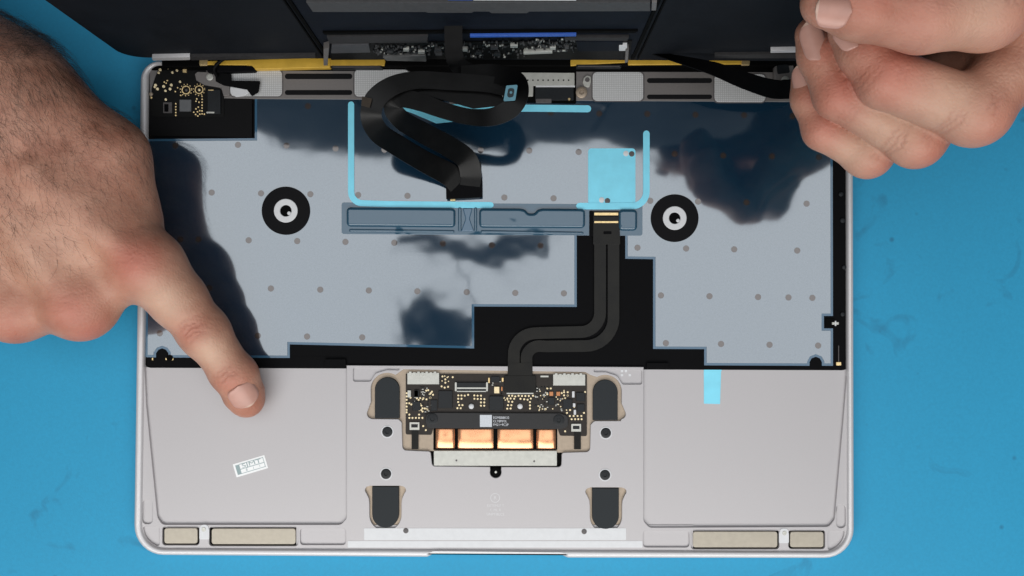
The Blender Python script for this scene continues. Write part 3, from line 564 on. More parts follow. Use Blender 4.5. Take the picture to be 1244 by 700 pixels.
# recessed middle bay: black side seams, grey bar, navy sheet
tr = [LF.uv(*p_, .3) for p_ in ((370, 0), (402, 70), (770, 62), (806, 0))]
uL2, uR2 = -67.5, 56.5
lplate('bay_sheet', Lrect(uL2, 9.0, uR2, 112), .35, -.1, lidnavy, b=.1)
for u in (uL2-.6, uR2+.6): lplate('bay_seam', Lrect(u-.7, 4, u+.7, 150), .9, -.1, slotm, b=.2)
for u in (uL2-2.6, uR2+2.8): lplate('bay_seam', Lrect(u-.35, 4, u+.35, 150), .7, -.1, slotm, b=.15)
gb = lpx('grey_bar', [(372, 3.5), (790, 3.5), (790, 14), (643, 14.5), (640, 16.5), (597, 16.5), (594, 14.5), (576, 14.5), (573, 16), (520, 16), (517, 15), (380, 15)], 1.4, .2, lidgrey, b=.25)
lpx('grey_end', [(792, 3), (798, 3), (797, 13), (791.5, 13)], 1.7, .2, alu_dark)
lpx('pale_strip', [(575, -4), (700, -4), (700, 1.0), (575, .8)], 1.0, .2, white); lpx('blue_strip', [(544, -4), (574, -4), (574, .8), (544, .6)], 1.0, .2, deepblue)
lpx('bay_ridge', [(392, 40), (560, 38.5), (775, 38), (772, 40.5), (560, 41), (394, 42.5)], 1.2, .2, slotm)
lpx('grey_ledge', [(397, 45), (520, 43.5), (519, 51), (520, 52), (400, 53)], 1.6, .2, ledgem); lpx('grey_ledge', [(686, 46), (764, 46), (762, 50), (686, 49.5)], 1.6, .2, ledgem)
lpx('blue_reflection', [(571, 44), (700, 42.7), (700, 44.6), (571, 46)], 2.2, .3, deepblue, b=.2)  # blue reflection in the lid, built as a coloured strip
# circuit strip at the foot of the lid
CB = lpx('circuit_strip', [(404, 53), (768, 50), (764, 71), (402, 73)], .9, .2, M('black_strip_board', (.004, .004, .004), .5, 0, .2, 900, 0, 1, .08))
lpx('strip_shield', [(403, 55), (448, 54.5), (450, 64), (402, 65)], 2.0, .8, M('dull_shield', (.055, .055, .06), .5, .2, .2, 300), CB, r=.6)
lpx('strip_shield', [(700, 51), (757, 51), (755, 62), (702, 62.5)], 1.8, .8, lidnavy, CB, r=.6)
lpx('strip_shield', [(464, 69.5), (517, 68), (518, 75), (470, 74)], 2.3, .8, M('grey_shield', (.11, .11, .108), .45, .4, .2, 500), CB, r=.6)
lpx('white_bar', [(636, 64.5), (671, 62.8), (671, 65.2), (636, 66.5)], 2.4, .8, silver, CB)
bits = {0: [], 1: [], 2: []}
for x0, x1, y0, y1, n in ((453, 520, 56, 67, 120), (520, 540, 53, 66, 26), (561, 640, 50, 70, 100), (640, 698, 48, 63, 110)):
    for _ in range(n):
        x, y = random.uniform(x0, x1), random.uniform(y0, y1); a = random.random() < .5; k = random.choice((0, 0, 1, 1, 2))
        bits[k].append([(x, y), (x+(2.6 if a else 1.2), y), (x+(2.6 if a else 1.2), y+1.3), (x, y+1.3)])
for k, m in ((0, lidgrey), (1, chipm), (2, silver)): plates('tiny_component', bits[k], 1.7-.15*k, .8, m, CB, fr=LF)
for x, y, w_ in ((562, 60, 6), (596, 58, 9), (620, 55.5, 9), (600, 66, 8), (578, 64, 7), (668, 58, 7), (686, 57, 5), (470, 62, 8), (490, 60, 7), (508, 63, 8), (528, 60, 8), (529, 65, 8)):
    lpx('component', [(x, y), (x+w_, y), (x+w_, y+2.8), (x, y+2.8)], 2.1, .8, random.choice((chipm, silver, lidgrey)), CB)
lpx('foot_strip', [(232, 69), (383, 67.5), (383, 71), (232, 73.5)], 1.2, -.5, ledgem); lpx('foot_strip', [(868, 67), (975, 66), (975, 71), (868, 71)], 1.2, -.5, ledgem)
lpx('foot_tip', [(184, 70.5), (231, 69.5), (231, 73), (186, 74)], 1.6, -.8, alu_edge, r=.8)
lpx('foot_tip', [(936, 62), (970, 61.5), (970, 64), (936, 64.5)], 1.6, -.8, alu_edge, r=.5)
lpx('white_block', [(752, 56), (762, 56), (762, 62), (752, 62)], 2.2, .3, white, r=.4)
for q in ([(393, 60), (400, 58), (398, 80), (393, 80)], [(760, 62), (764, 60), (763, 76), (759, 77)]): lpx('seam_clip', q, 3.0, .3, alu_dark, b=.3)

# ------------------------------------------------------------------ black display cable curling from the lid down to the base
DC = empty('display_cable', 'black folded flat display cable curling from the lid foot down onto the film', 'cable', U(565, 242, 0))
def cpath(L, n=10): return catmull([U(*p_) for p_ in L], n)
def smoothw(W, n): return list(np.interp(np.linspace(0, 1, n), np.linspace(0, 1, len(W)), W))
mm = lambda px, z: px*.348*(H-z)/H
P_ = cpath([(555, -30, 52), (552, 10, 50), (551, 50, 44), (556, 78, 38), (585, 95, 36)], 8); ribbon('lid_tail', P_, mm(22, 46), .35, cableblk, DC)
oL = [(620, 108, 44), (590, 102, 43), (545, 99, 43), (505, 97.5, 43), (476, 105, 43), (456, 121, 42), (451, 142, 40), (461, 162, 34), (485, 178, 25), (515, 196, 14), (545, 212, 6), (557, 224, 3.4)]
P_ = cpath(oL, 9); ribbon('outer_loop', P_, smoothw([mm(20, 40), mm(20, 40), mm(21, 40), mm(21, 40), mm(24, 40), mm(26, 40), mm(26, 40), mm(26, 34), mm(26, 25), mm(26, 14), mm(28, 6), mm(26, 3)], len(P_)), .35, cablesheen, DC)
iL = [(560, 92, 40), (600, 90, 43), (626, 98, 47), (630, 115, 50), (620, 132, 50), (598, 142, 48), (570, 142, 45), (538, 134, 43), (510, 124, 42), (486, 120, 41), (477, 130, 39), (488, 146, 34), (515, 162, 25), (545, 178, 16), (566, 193, 9), (572, 212, 5), (571, 226, 3.6)]
P_ = cpath(iL, 9); ribbon('inner_loop', P_, smoothw([mm(24, 40), mm(24, 43), mm(24, 45), mm(24, 48), mm(24, 48), mm(22, 46), mm(20, 45), mm(20, 43), mm(22, 42), mm(22, 41), mm(22, 38), mm(24, 34), mm(26, 25), mm(26, 16), mm(26, 9), mm(26, 5), mm(24, 4)], len(P_)), .35, cablesheen, DC)
plate('cable_cover', rp([(500, 112), (608, 100), (612, 128), (575, 132), (520, 116)], 6), 40, 39.6, cablesheen, DC, b=.05)
plate('cable_foot', rp([(542, 211), (560, 200), (584, 196), (585.5, 239), (543, 242)], 2), 3.2, 2.5, cablem, DC, b=.15)
plate('foot_stiffener', rp([(541.5, 218), (585.5, 216.5), (586, 239.5), (542, 242)], 1), 3.5, 2.2, black, DC, b=.1)
plate('connector', rp([(545, 232), (583, 230), (583, 240), (545, 242)], 1), 2.2, .3, chipm, DC, b=.1); plate('gold_contact', rp([(547, 241), (553, 241), (553, 244), (547, 244)], .3), 1.4, .4, gold, DC, b=.05)
p_ = plate('loop_sticker', rp([(615, 104), (629, 103), (626, 122), (611.5, 123)], 1.5), 51.6, 51.2, teal, DC, b=.03)
plate('sticker_mark', rp([(617.5, 107.5), (625.5, 107), (623.5, 118), (615.5, 119)], 3), 51.7, 51.5, M('dark_print', (.01, .02, .025), .5), p_, b=0, holes=[circ(620.7, 112.5, 1.8, 8)])
plate('amber_mark', rp([(440, 117), (452, 120), (449, 131), (438.5, 128)], .6), 42.6, 42.3, brown, DC, b=.03)

# black band from the lid hinge to the right bracket
FC = empty('antenna_cable', 'black twisted flat strip running from the lid hinge to the bracket by the fingers', 'cable', U(954, 110, 2))
P_ = cpath([(772, 58, 12), (800, 66, 16), (832, 74, 20), (868, 84, 21), (905, 98, 18), (938, 108, 13), (966, 109, 9)], 9)
tw = list(np.interp(np.linspace(0, 1, len(P_)), [0, .3, .6, 1], [1.0, .55, .15, 0]))
ribbon('flat_strip', P_, smoothw([mm(6, 12), mm(10, 16), mm(15, 20), mm(19, 20), mm(22, 18), mm(24, 12), mm(22, 9)], len(P_)), .4, cableblk, FC, twist=tw)
plate('strip_end', rp([(944, 97), (972, 96), (972, 120), (950, 119)], 6), 8.2, 7.6, cableblk, FC, b=.1)
TWc = empty('thin_wire', 'short thin black wire crossing the yellow strip at the left hinge', 'wire', U(262, 86, 2))
tube('wire', cpath([(263, 92, 3), (260, 84, 5.5), (266, 76, 6.5), (276, 69, 7.5), (284, 64, 9)], 6), .8, cableblk, TWc)

# ------------------------------------------------------------------ hands: one signed-distance field each, meshed with surface nets
class Field:
    def __init__(s, lo, hi, h):
        s.lo = np.array(lo, float); s.h = h; s.n = np.ceil((np.array(hi)-s.lo)/h).astype(int)+1; s.F = np.full(s.n, 50., np.float32)
    def cone(s, a, b, ra, rb, k=3.0, F=None, squash=None, m=None):
        F = s.F if F is None else F
        a, b = np.array(a, float), np.array(b, float); R = max(ra, rb)+k+2.5*s.h+1
        i0 = np.maximum(np.floor((np.minimum(a, b)-R-s.lo)/s.h).astype(int), 0); i1 = np.minimum(np.ceil((np.maximum(a, b)+R-s.lo)/s.h).astype(int)+1, s.n)
        if (i1 <= i0).any(): return
        ax = [(s.lo[d]+np.arange(i0[d], i1[d])*s.h).astype(np.float32) for d in range(3)]
        X, Y, Z_ = ax[0][:, None, None], ax[1][None, :, None], ax[2][None, None, :]
        ba = b-a; L2 = ba@ba+1e-9
        t = np.clip(((X-a[0])*ba[0]+(Y-a[1])*ba[1]+(Z_-a[2])*ba[2])/L2, 0, 1)
        dz = (Z_-a[2]-t*ba[2])*(1/squash if squash else 1)
        d = np.sqrt((X-a[0]-t*ba[0])**2+(Y-a[1]-t*ba[1])**2+dz**2)-(ra+(rb-ra)*t)
        if squash: d = d*min(1, squash)**.5
        sub = F[i0[0]:i1[0], i0[1]:i1[1], i0[2]:i1[2]]
        if k > 0:
            hh = np.clip(.5+.5*(sub-d)/k, 0, 1); sub[...] = sub*(1-hh)+d*hh-k*hh*(1-hh)
        else: np.minimum(sub, d, out=sub)
    def blank(s): return np.full(s.n, 50., np.float32)
    def join(s, F, k):
        hh = np.clip(.5+.5*(s.F-F)/k, 0, 1); s.F = s.F*(1-hh)+F*hh-k*hh*(1-hh)
    def mesh(s):
        F = s.F; S = F < 0
        any_ = np.zeros(np.array(F.shape)-1, bool); all_ = np.ones_like(any_)
        cs = [(i, j, k) for i in (0, 1) for j in (0, 1) for k in (0, 1)]; n = F.shape
        for c in cs:
            v = S[c[0]:n[0]-1+c[0], c[1]:n[1]-1+c[1], c[2]:n[2]-1+c[2]]; any_ |= v; all_ &= v
        A = np.argwhere(any_ & ~all_); vals = {c: F[A[:, 0]+c[0], A[:, 1]+c[1], A[:, 2]+c[2]] for c in cs}
        acc = np.zeros((len(A), 3)); cnt = np.zeros(len(A))
        for c in cs:
            for d in range(3):
                if c[d] == 0:
                    e = list(c); e[d] = 1; e = tuple(e); v0, v1 = vals[c], vals[e]; m = (v0 < 0) != (v1 < 0)
                    t = v0[m]/(v0[m]-v1[m]); p = np.tile(np.array(c, float), (m.sum(), 1)); p[:, d] += t; acc[m] += p; cnt[m] += 1
        V = (A+acc/cnt[:, None])*s.h+s.lo
        idx = np.full(any_.shape, -1, np.int32); idx[A[:, 0], A[:, 1], A[:, 2]] = np.arange(len(A)); Q = []
        for d in range(3):
            sl0 = [slice(1, -1)]*3; sl0[d] = slice(0, -1); sl1 = list(sl0); sl1[d] = slice(1, None)
            a, b = S[tuple(sl0)], S[tuple(sl1)]; ch = np.argwhere(a != b); off = np.ones(3, int); off[d] = 0; ch = ch+off
            e1, e2 = (d+1) % 3, (d+2) % 3; o1 = np.zeros(3, int); o1[e1] = 1; o2 = np.zeros(3, int); o2[e2] = 1
            g = lambda P: idx[P[:, 0], P[:, 1], P[:, 2]]
            q = np.stack([g(ch-o1-o2), g(ch-o2), g(ch), g(ch-o1)], 1); inside = S[ch[:, 0], ch[:, 1], ch[:, 2]]
            q[~inside] = q[~inside][:, ::-1]; Q.append(q)
        Q = np.concatenate(Q); Q = Q[(Q >= 0).all(1)]
        return V, Q
def skin_material():
    m = bpy.data.materials.new('skin'); m.use_nodes = True; N = m.node_tree.nodes; L = m.node_tree.links; b = N['Principled BSDF']
    tc = N.new('ShaderNodeTexCoord'); at = N.new('ShaderNodeAttribute'); at.attribute_name = 'tone'; sp = N.new('ShaderNodeSeparateColor'); L.new(at.outputs['Color'], sp.inputs[0])
    n1 = N.new('ShaderNodeTexNoise'); n1.inputs['Scale'].default_value = 110; n1.inputs['Detail'].default_value = 6; L.new(tc.outputs['Object'], n1.inputs['Vector'])
    r = N.new('ShaderNodeValToRGB'); r.color_ramp.elements[0].position = .3; r.color_ramp.elements[1].position = .72
    r.color_ramp.elements[0].color = (.365, .165, .107, 1); r.color_ramp.elements[1].color = (.49, .265, .183, 1); L.new(n1.outputs['Fac'], r.inputs[0])
    m1 = N.new('ShaderNodeMix'); m1.data_type = 'RGBA'; m1.inputs['B'].default_value = (.46, .135, .095, 1); L.new(sp.outputs[0], m1.inputs['Factor']); L.new(r.outputs[0], m1.inputs['A'])
    m2 = N.new('ShaderNodeMix'); m2.data_type = 'RGBA'; m2.inputs['B'].default_value = (.62, .43, .31, 1); L.new(sp.outputs[2], m2.inputs['Factor']); L.new(m1.outputs['Result'], m2.inputs['A'])
    m3 = N.new('ShaderNodeMix'); m3.data_type = 'RGBA'; m3.inputs['B'].default_value = (.30, .105, .07, 1); L.new(sp.outputs[1], m3.inputs['Factor']); L.new(m2.outputs['Result'], m3.inputs['A'])
    L.new(m3.outputs['Result'], b.inputs['Base Color'])
    b.inputs['Roughness'].default_value = .5; b.inputs['Specular IOR Level'].default_value = .4
    b.inputs['Subsurface Weight'].default_value = .16; b.inputs['Subsurface Radius'].default_value = (1, .35, .2); b.inputs['Subsurface Scale'].default_value = .0022
    vo = N.new('ShaderNodeTexVoronoi'); vo.feature = 'DISTANCE_TO_EDGE'; vo.inputs['Scale'].default_value = 700; L.new(tc.outputs['Object'], vo.inputs['Vector'])
    n2 = N.new('ShaderNodeTexNoise'); n2.inputs['Scale'].default_value = 420; n2.inputs['Detail'].default_value = 4; L.new(tc.outputs['Object'], n2.inputs['Vector'])
    ad = N.new('ShaderNodeMath'); ad.operation = 'ADD'; L.new(vo.outputs['Distance'], ad.inputs[0]); L.new(n2.outputs['Fac'], ad.inputs[1])
    b1 = N.new('ShaderNodeBump'); b1.inputs['Distance'].default_value = .22*MM; b1.inputs['Strength'].default_value = .7; L.new(ad.outputs[0], b1.inputs['Height'])
    b2 = N.new('ShaderNodeBump'); b2.invert = True; b2.inputs['Distance'].default_value = .7*MM; b2.inputs['Strength'].default_value = .9; L.new(sp.outputs[1], b2.inputs['Height']); L.new(b1.outputs[0], b2.inputs['Normal'])
    L.new(b2.outputs[0], b.inputs['Normal'])
    return m
skin = skin_material()
nailm = M('fingernail', (.50, .27, .215), .38, 0, .06, 260, .004, 900, .5); nailtip = M('fingernail_edge', (.57, .38, .30), .35, 0, .05, 400)
def hand_mesh(name, V, Q, parent, reds, creases, pales):
    """reds/pales: (point mm, radius, strength); creases: (a, b, width, strength)"""
    me = bpy.data.meshes.new(name); me.from_pydata([], [], [])
    me.vertices.add(len(V)); me.vertices.foreach_set('co', (V*MM).astype(np.float32).ravel())
    me.loops.add(len(Q)*4); me.loops.foreach_set('vertex_index', Q.astype(np.int32).ravel())
    me.polygons.add(len(Q)); me.polygons.foreach_set('loop_start', np.arange(len(Q), dtype=np.int32)*4)
    me.update(calc_edges=True); me.validate()
    T = np.zeros((len(V), 4), np.float32); T[:, 3] = 1
    for p, r, s_ in reds: T[:, 0] = np.maximum(T[:, 0], s_*np.exp(-((V-p)**2).sum(1)/(r*r)))
    for p, r, s_ in pales: T[:, 2] = np.maximum(T[:, 2], s_*np.exp(-((V-p)**2).sum(1)/(r*r)))
    for a, b, w_, s_ in creases:      # fine skin folds, laid on the upper surface between two points
        a, b = np.array(a), np.array(b); zc = max(a[2], b[2])
        near = V[(np.linalg.norm(V[:, :2]-((a+b)/2)[:2], axis=1) < np.linalg.norm(b-a)) & (V[:, 2] > zc-9)]
        if not len(near): continue
        wob = np.convolve(rng.normal(0, .32, 15), np.ones(5)/5, 'valid'); pts_ = []
        nrm = np.array([-(b-a)[1], (b-a)[0]])/np.linalg.norm((b-a)[:2])
        for k in range(11):
            xy = (a+(b-a)*k/10)[:2]+nrm*wob[k]; c_ = near[np.linalg.norm(near[:, :2]-xy, axis=1) < 1.0]
            if len(c_): pts_.append((c_[c_[:, 2].argmax()], 1-.7*abs(k/5-1)**3))
        for (p0, f0), (p1, f1_) in zip(pts_, pts_[1:]):
            sel = np.where(np.linalg.norm(V-(p0+p1)/2, axis=1) < 6)[0]; ba = p1-p0; Vs = V[sel]
            t = np.clip(((Vs-p0)@ba)/(ba@ba+1e-9), 0, 1); d = np.linalg.norm(Vs-p0-t[:, None]*ba, axis=1)
            T[sel, 1] = np.maximum(T[sel, 1], s_*.5*np.exp(-(d/w_)**2)*(f0+f1_)/2)
    ca = me.color_attributes.new('tone', 'FLOAT_COLOR', 'POINT'); ca.data.foreach_set('color', T.ravel())
    finish(me, skin, 0); me.polygons.foreach_set('use_smooth', [True]*len(me.polygons))
    return link(name, me, parent)
def relax(V, Q, it=2, lam=.5):
    for _ in range(it):
        acc = np.zeros_like(V); cnt = np.zeros(len(V))
        for k in range(4):
            a, b = Q[:, k], Q[:, (k+1) % 4]
            np.add.at(acc, a, V[b]); np.add.at(acc, b, V[a]); np.add.at(cnt, a, 1); np.add.at(cnt, b, 1)
        V = V*(1-lam)+lam*acc/np.maximum(cnt, 1)[:, None]
    return V
def nail(c, fwd, up, half_w, half_l, curve, parent, lift=.25):
    """curved nail plate: c its centre on the skin, fwd toward the tip, up away from the bone, curve the radius across"""
    fwd = np.array(fwd, float); fwd /= np.linalg.norm(fwd); up = np.array(up, float); up -= fwd*(up@fwd); up /= np.linalg.norm(up); sd = np.cross(fwd, up)
    V, F, n, mth = [], [], 14, 10; c = np.array(c, float)
    for lay in (0, 1):
        for i in range(n+1):
            v = -1+2*i/n
            wv = (1-abs(v)**4.0)**.5*.96+.04 if v < 0 else (1-abs(v)**5*.8)
            for j in range(mth+1):
                x = (-1+2*j/mth)*half_w*wv; a = x/curve; ll = half_l*(v+(.12*(x/half_w)**2*(-1 if v > 0 else .5))*abs(v))
                hgt = curve*math.cos(a)-curve - (max(0, v-.4)*.6)**2*half_l*.2
                V.append(c+fwd*ll+sd*curve*math.sin(a)+up*(hgt+(lift if lay else -.35)*(1-.4*abs(-1+2*j/mth)**3)))
    K = (n+1)*(mth+1)
    for i in range(n):
        for j in range(mth):
            a = i*(mth+1)+j; F.append((K+a, K+a+1, K+a+mth+2, K+a+mth+1)); F.append((a, a+mth+1, a+mth+2, a+1))
    ring = [j for j in range(mth+1)]+[i*(mth+1)+mth for i in range(1, n+1)]+[n*(mth+1)+j for j in range(mth-1, -1, -1)]+[i*(mth+1) for i in range(n-1, 0, -1)]
    for p_, q_ in zip(ring, ring[1:]+ring[:1]): F.append((p_, q_, K+q_, K+p_))
    o = meshof('fingernail', V, F, nailm, parent, 60)
    o.data.materials.append(nailtip)
    for p_ in o.data.polygons:
        ct = np.array(p_.center)/MM-c
        if ct@fwd > half_l*.80: p_.material_index = 1
    return o
def build_field(fld, groups):
    for g in groups:
        F = fld.blank() if g.get('k') is not None else None
        for (a, b, ra, rb, *rest) in g['cones']: fld.cone(a, b, ra, rb, rest[0] if rest else 3.0, F, rest[1] if len(rest) > 1 else None)
        if F is not None: fld.join(F, g['k'])

# --- left hand, index finger pressing on the palm rest
HA = empty('hand', 'bare hairy hand at the left, its index finger pressing on the silver palm rest', 'hand', U(300, 490, 0), 'technician hands')
tip, dip, pip, mcp = U(297, 480, 8.2), U(284, 454, 11.5), U(247, 402, 16.5), U(182, 322, 27)
m2, m3, m4 = U(98, 368, 27), U(22, 372, 27), U(-50, 352, 23)
wr, wr2 = U(-38, 128, 40), U(-95, 190, 37); el = U(-330, -40, 55)
ia = (mcp+pip)/2
conesA = [
    (wr, mcp, 18, 11.6, 9), (wr, m2, 20, 13, 10), (wr2, m3, 18, 12.5, 10), (wr2, m4, 17, 11, 10), ((wr+mcp)/2+[2, 0, 0], (wr+m2)/2, 15, 15, 10), ((mcp*2+wr)/3, (m2*2+wr)/3, 13, 13, 10),
    (mcp, m2, 9, 9, 8), (m2, m3, 9, 9, 8), (m3, m4, 9, 9, 8),
    (U(24, 118, 36), U(131, 190, 27), 20.0, 14.2, 11), (U(131, 190, 27), U(160, 266, 22), 14.0, 11.5, 8), (U(150, 250, 22), U(105, 330, 12), 10, 8, 6),
    (wr, el, 26, 32, 14), (wr2, el+[-14, -22, -4], 24, 30, 14), (U(4, 110, 42), el+[6, 12, 0], 20, 30, 14),
    (m2, U(112, 372, 8), 11, 9.5, 6), (U(112, 372, 8), U(80, 310, 3), 9, 8, 4), (m3, U(35, 376, 8), 11, 9.5, 6), (U(35, 376, 8), U(5, 310, 3), 9, 8, 4), (m4, U(-45, 350, 8), 10, 9, 6)]
fing = [(mcp, ia, 11.6, 10.8, 6), (ia, pip, 10.8, 9.6, 4), (pip, dip, 9.6, 8.2, 3), (dip, tip, 8.3, 7.9, 3), (tip, U(301, 488.5, 7.4), 7.8, 6.2, 3), (pip+[0, 0, .8], pip+[1.2, -1.6, .8], 9.4, 9.4, 3), (dip+[-2, 1, 0], dip+[2, -1, 0], 7.8, 7.8, 3)]
knk = [(mcp+[0, 0, 3.5], mcp+[2, -3, 3], 10.5, 10, 7), (m2+[1, -1, 3.5], m2+[2, -3, 3], 10.5, 10, 6), (m3+[0, -1, 3], m3+[0, -2, 3], 10.5, 10, 6)]
for q in (mcp, m2, m3):        # extensor tendons
    knk.append((q+[0, 0, 10.0], (q*.45+wr*.55)+[0, 0, 15.5], 2.0, 2.4, 7))
fa = Field(U(-330, 520, 0)*[1, 1, 0]+[8, 0, -8], U(345, -60, 30)+[0, 25, 62], .8)
build_field(fa, [{'cones': conesA+knk}, {'cones': fing, 'k': 5.0}])
VA, QA = fa.mesh(); VA = relax(VA, QA, 2, .5)
ax = (tip-pip)/np.linalg.norm(tip-pip); sdv = np.cross(ax, [0, 0, 1.]); sdv /= np.linalg.norm(sdv)
top = lambda p, r: p+np.array([0, 0, r])
cr = []
for c_, r_, offs in ((pip, 9.6, (-4.2, -2.2, -.6, 1.2, 3.2)), (dip, 8.2, (-2.2, -.4, 1.4))):
    for k, o_ in enumerate(offs):
        q = top(c_, r_)+ax*o_; bend = (.6 if k % 2 else -.5)
        cr.append((q-sdv*5.2+ax*bend-[0, 0, 1.2], q+sdv*5.0-ax*bend-[0, 0, 1.2], .62, (.45, .7, .8, .6, .4)[k]))
for c_ in (mcp, m2, m3):
    for k in range(4): q = top(c_, 13.5)+[rng.uniform(-5, 5), rng.uniform(-3, 4), 0]; cr.append((q-[5, rng.uniform(-2, 2), 0], q+[5, rng.uniform(-2, 2), 0], .6, .22))
redA = [(top(mcp, 14), 11, .78), (top(m2, 12)+[3, -2, 0], 10, .75), (m2+[6, -9, 6], 9, .78), (m3+[3, -6, 8], 10, .6), (top(pip, 9)+sdv*1-ax*1, 6, .55), (top(dip, 7)+ax*3, 6.5, .5), (tip+ax*3, 8, .5), (dip-sdv*7, 6, .35), (U(100, 200, 55), 40, .14)]
palA = [(top((pip+dip)/2, 9), 7, .55), (top(ia, 11), 11, .5), (ia+sdv*9, 12, .35), (U(60, 290, 45), 22, .25)]
ho = hand_mesh('hand_skin', VA, QA, HA, redA, cr, palA)
upn = np.array([0, 0, 1.])-.30*sdv; upn /= np.linalg.norm(upn)
def skin_top(V, A, up_):
    q = V-A; h_ = q@up_; d = np.linalg.norm(q-h_[:, None]*up_, axis=1); return A+up_*h_[(d < 1.1) & (h_ > 0)].max()
s0, s1, s2 = (skin_top(VA, tip+ax*k, upn) for k in (-3.2, .8, 4.6))
nail(s1+upn*.15, s2-s0, upn, 6.1, 5.2, 9.0, HA, lift=.45)
# hair over the back of the hand and forearm
ho.data.calc_loop_triangles
nv = np.zeros(len(VA)*3); ho.data.vertices.foreach_get('normal', nv); NV = nv.reshape(-1, 3)
def topix(P):
    q = P-CAM; zc = -(q@BACK); return np.stack([CX+FPX*(q@RT)/zc, CY-FPX*(q@UP)/zc], 1)
PX = topix(VA)
ff = topix(np.array([wr, mcp])); hv, hf = [], []
dens = np.clip(1.15-((PX[:, 0]*.45+PX[:, 1])-60)/270, 0.0, 1)*(NV[:, 2] > np.where((PX[:, 0] < 100) & (PX[:, 1] < 100), -.25, .02))*(PX[:, 0] > -25)*(PX[:, 0] < 200)*(PX[:, 1] > -20)*(PX[:, 1] < 335)
dens *= np.where((PX[:, 0] < 75) & (PX[:, 1] < 75), 1.1, 1)
cand = rng.choice(len(VA), 2800, replace=True, p=dens/dens.sum())
for i in cand:
    p, n_ = VA[i]+rng.normal(0, .25, 3), NV[i]
    base = np.array([.55, -.8, 0])+np.array([rng.normal(0, .42), rng.normal(0, .32), 0])
    if PX[i, 1] < 75 and PX[i, 0] < 90: base = np.array([.75, .25, .05])+rng.normal(0, .5, 3)
    t = base-n_*(base@n_); t /= np.linalg.norm(t); sdh = np.cross(t, n_); ln = rng.uniform(4, 11)*(1.25 if PX[i, 1] < 90 else .85); cu = rng.normal(0, .32); r_ = rng.uniform(.026, .048)*(1.1 if PX[i, 1] < 60 and PX[i, 0] < 60 else 1)
    P_ = [p+t*ln*s_+n_*(.25+1.5*math.sin(s_*2.6)*(.8 if ln < 8 else 1.1))+sdh*cu*ln*s_*s_ for s_ in (0, .33, .66, 1)]
    b0 = len(hv)
    for k, q in enumerate(P_):
        rr = r_*(1-k*.27)
        hv += [q+sdh*rr, q-sdh*rr*.5+n_*rr*.87, q-sdh*rr*.5-n_*rr*.87]
        if k: hf += [(b0+3*k-3+j, b0+3*k-3+(j+1) % 3, b0+3*k+(j+1) % 3, b0+3*k+j) for j in range(3)]
hr = meshof('arm_hair', hv, hf, M('dark_hair', (.030, .017, .010), .5, 0, .2), HA, 0); hr['kind'] = 'stuff'

# --- right hand, fingers curled beside the lid
HB = empty('hand', 'bare hand at the top right with curled fingers gripping beside the dark lid', 'hand', U(1110, 110, 70), 'technician hands')
f1 = [U(1004, 3, 118), U(1045, 8, 118), U(1120, 18, 117), U(1196, 12, 116), U(1275, -62, 112)]
f2 = [U(1033, 38, 98), U(1050, 60, 99), U(1078, 96, 100), U(1183, 136, 101), U(1262, 42, 101)]
f3 = [U(988, 42, 85), U(996, 68, 85), U(1018, 116, 86), U(1112, 170, 87), U(1210, 70, 92)]
f4 = [U(980, 98, 72), U(984, 120, 72), U(1000, 158, 73), U(1054, 187, 74), U(1150, 85, 84)]
knB, wrB, elB = U(1300, -30, 100), U(1440, -120, 105), U(1640, -230, 112)
palm_ = [(f1[4], wrB, 13, 22, 8), (f2[4], wrB, 13, 22, 8), (f3[4], wrB, 12, 20, 8), (f4[4], wrB, 10, 18, 8), (f1[4], f2[4], 11, 11, 7), (f2[4], f3[4], 11, 10, 7), (knB, wrB, 18, 26, 8), (wrB, elB, 26, 32, 10)]
def fcones(f, r): return [(f[0], f[1], r[0], r[1], 2.5), (f[1], f[2], r[1], r[2], 3), (f[2], f[3], r[2], r[3], 2.2), (f[3], f[4], r[3]*1.02, r[4], 2.6), (f[3], f[3]+(f[3]-f[2])*.02, r[3]*1.03, r[3]*1.03, 2.5)]
fb = Field([U(960, 0, 125)[0]-14, U(0, 230, 60)[1]-8, 48], elB+[40, 40, 42], .8)
build_field(fb, [{'cones': fcones(f4, (5.2, 5.9, 6.6, 7.3, 8.5)), 'k': .6}, {'cones': fcones(f3, (5.8, 6.6, 7.5, 8.1, 9)), 'k': .7}, {'cones': fcones(f2, (6.6, 7.8, 9.0, 9.6, 10.5)), 'k': .7}, {'cones': fcones(f1, (7.2, 9.2, 10.6, 10.8, 12)), 'k': .7}, {'cones': palm_, 'k': 3.0}])
VB, QB = fb.mesh(); VB = relax(VB, QB, 2, .5)
redB, palB, crB = [], [], []
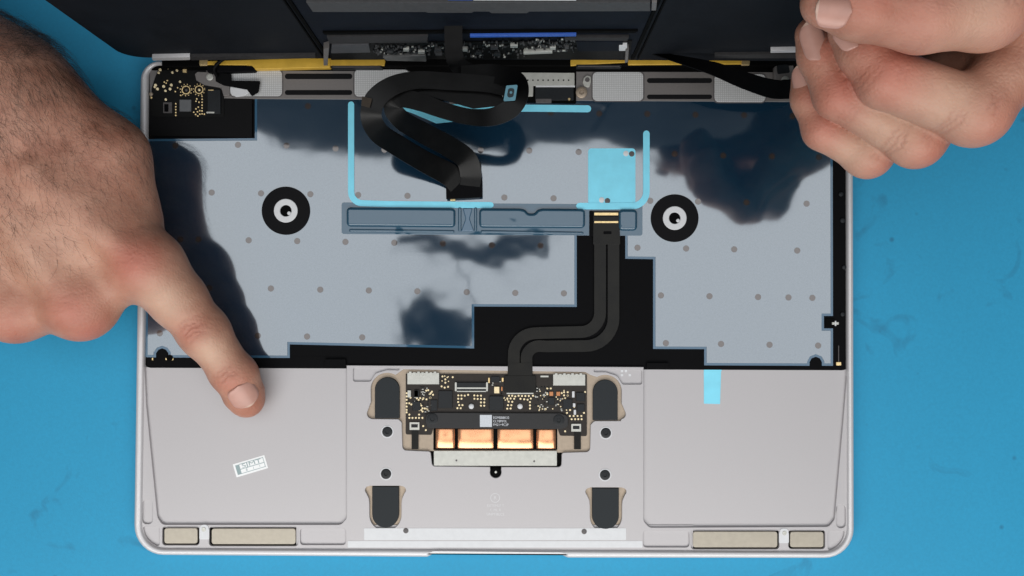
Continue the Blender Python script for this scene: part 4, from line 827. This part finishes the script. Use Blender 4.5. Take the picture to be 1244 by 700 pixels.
for f, r_ in ((f1, 11), (f2, 9.5), (f3, 8), (f4, 7.2)):
    up_ = np.array([0, 0, r_*.8])
    redB += [(f[2]+up_, r_*1.3, .72), (f[3]+up_*.6+[2, -4, 0], r_*1.0, .62), (f[1]+up_, r_*.9, .6), (f[0]+up_, r_, .5)]
    palB += [((f[2]+f[3])/2+up_+[1, -3, 0], r_*1.3, .45)]
    for j, m_ in ((3, 3), (2, 3)):
        d_ = f[3]-f[2]; d_ = d_/np.linalg.norm(d_); s_ = np.cross(d_, [0, 0, 1.]); s_ /= np.linalg.norm(s_); ptx = f[j]+[0, 0, r_*.85]
        for k in range(m_): q = ptx+d_*(-1.6+1.5*k); crB.append((q-s_*4, q+s_*3.5+d_*.7, .6, .55 if j == 3 else .33))
hb_ = hand_mesh('hand_skin', VB, QB, HB, redB, crB, palB)
nail(U(1013, 12, 126.2), f1[0]-f1[1], [-.1, -.15, 1], 5.0, 4.9, 6.8, HB)
nail(U(1031, 42, 105.0), f2[0]-f2[1]+[0, 0, 0], [-.35, -.1, 1], 4.2, 4.6, 6.0, HB)
nail(U(988, 50, 91.3), f3[0]-f3[1], [-.42, -.05, 1], 4.0, 6.3, 5.6, HB)
nail(U(973.5, 98, 76.5), f4[0]-f4[1], [-.75, -.05, 1], 3.6, 5.2, 5.0, HB)

# ------------------------------------------------------------------ dark rig added overhead, out of view, shaped for reflections in the glossy film
PH = empty('reflection_rig', 'black rig added overhead out of view, shaped to give dark reflections in the film', 'reflection rig', (0, -6, 366))
def bxm(name, c, sz, mat, parent, r=3):
    x, y, z = c; a, b_, h_ = sz
    V, F = plate_vf([[(x+q[0], y+q[1]) for q in rect(-a/2, -b_/2, a/2, b_/2, r)]], z+h_/2, z-h_/2, .8, 2); return meshof(name, V, F, mat, parent)
bxm('reflection_block', (-64, -30, 364), (56, 44, 9), black, PH, 5)
bxm('reflection_disc', (-70, -30, 372), (20, 20, 7), black, PH, 9)
bxm('reflection_bar', (-34, 42, 366), (134, 19, 8), black, PH, 3)
bxm('reflection_link', (-40, 10, 372), (2.2, 74, 3), black, PH, .5)
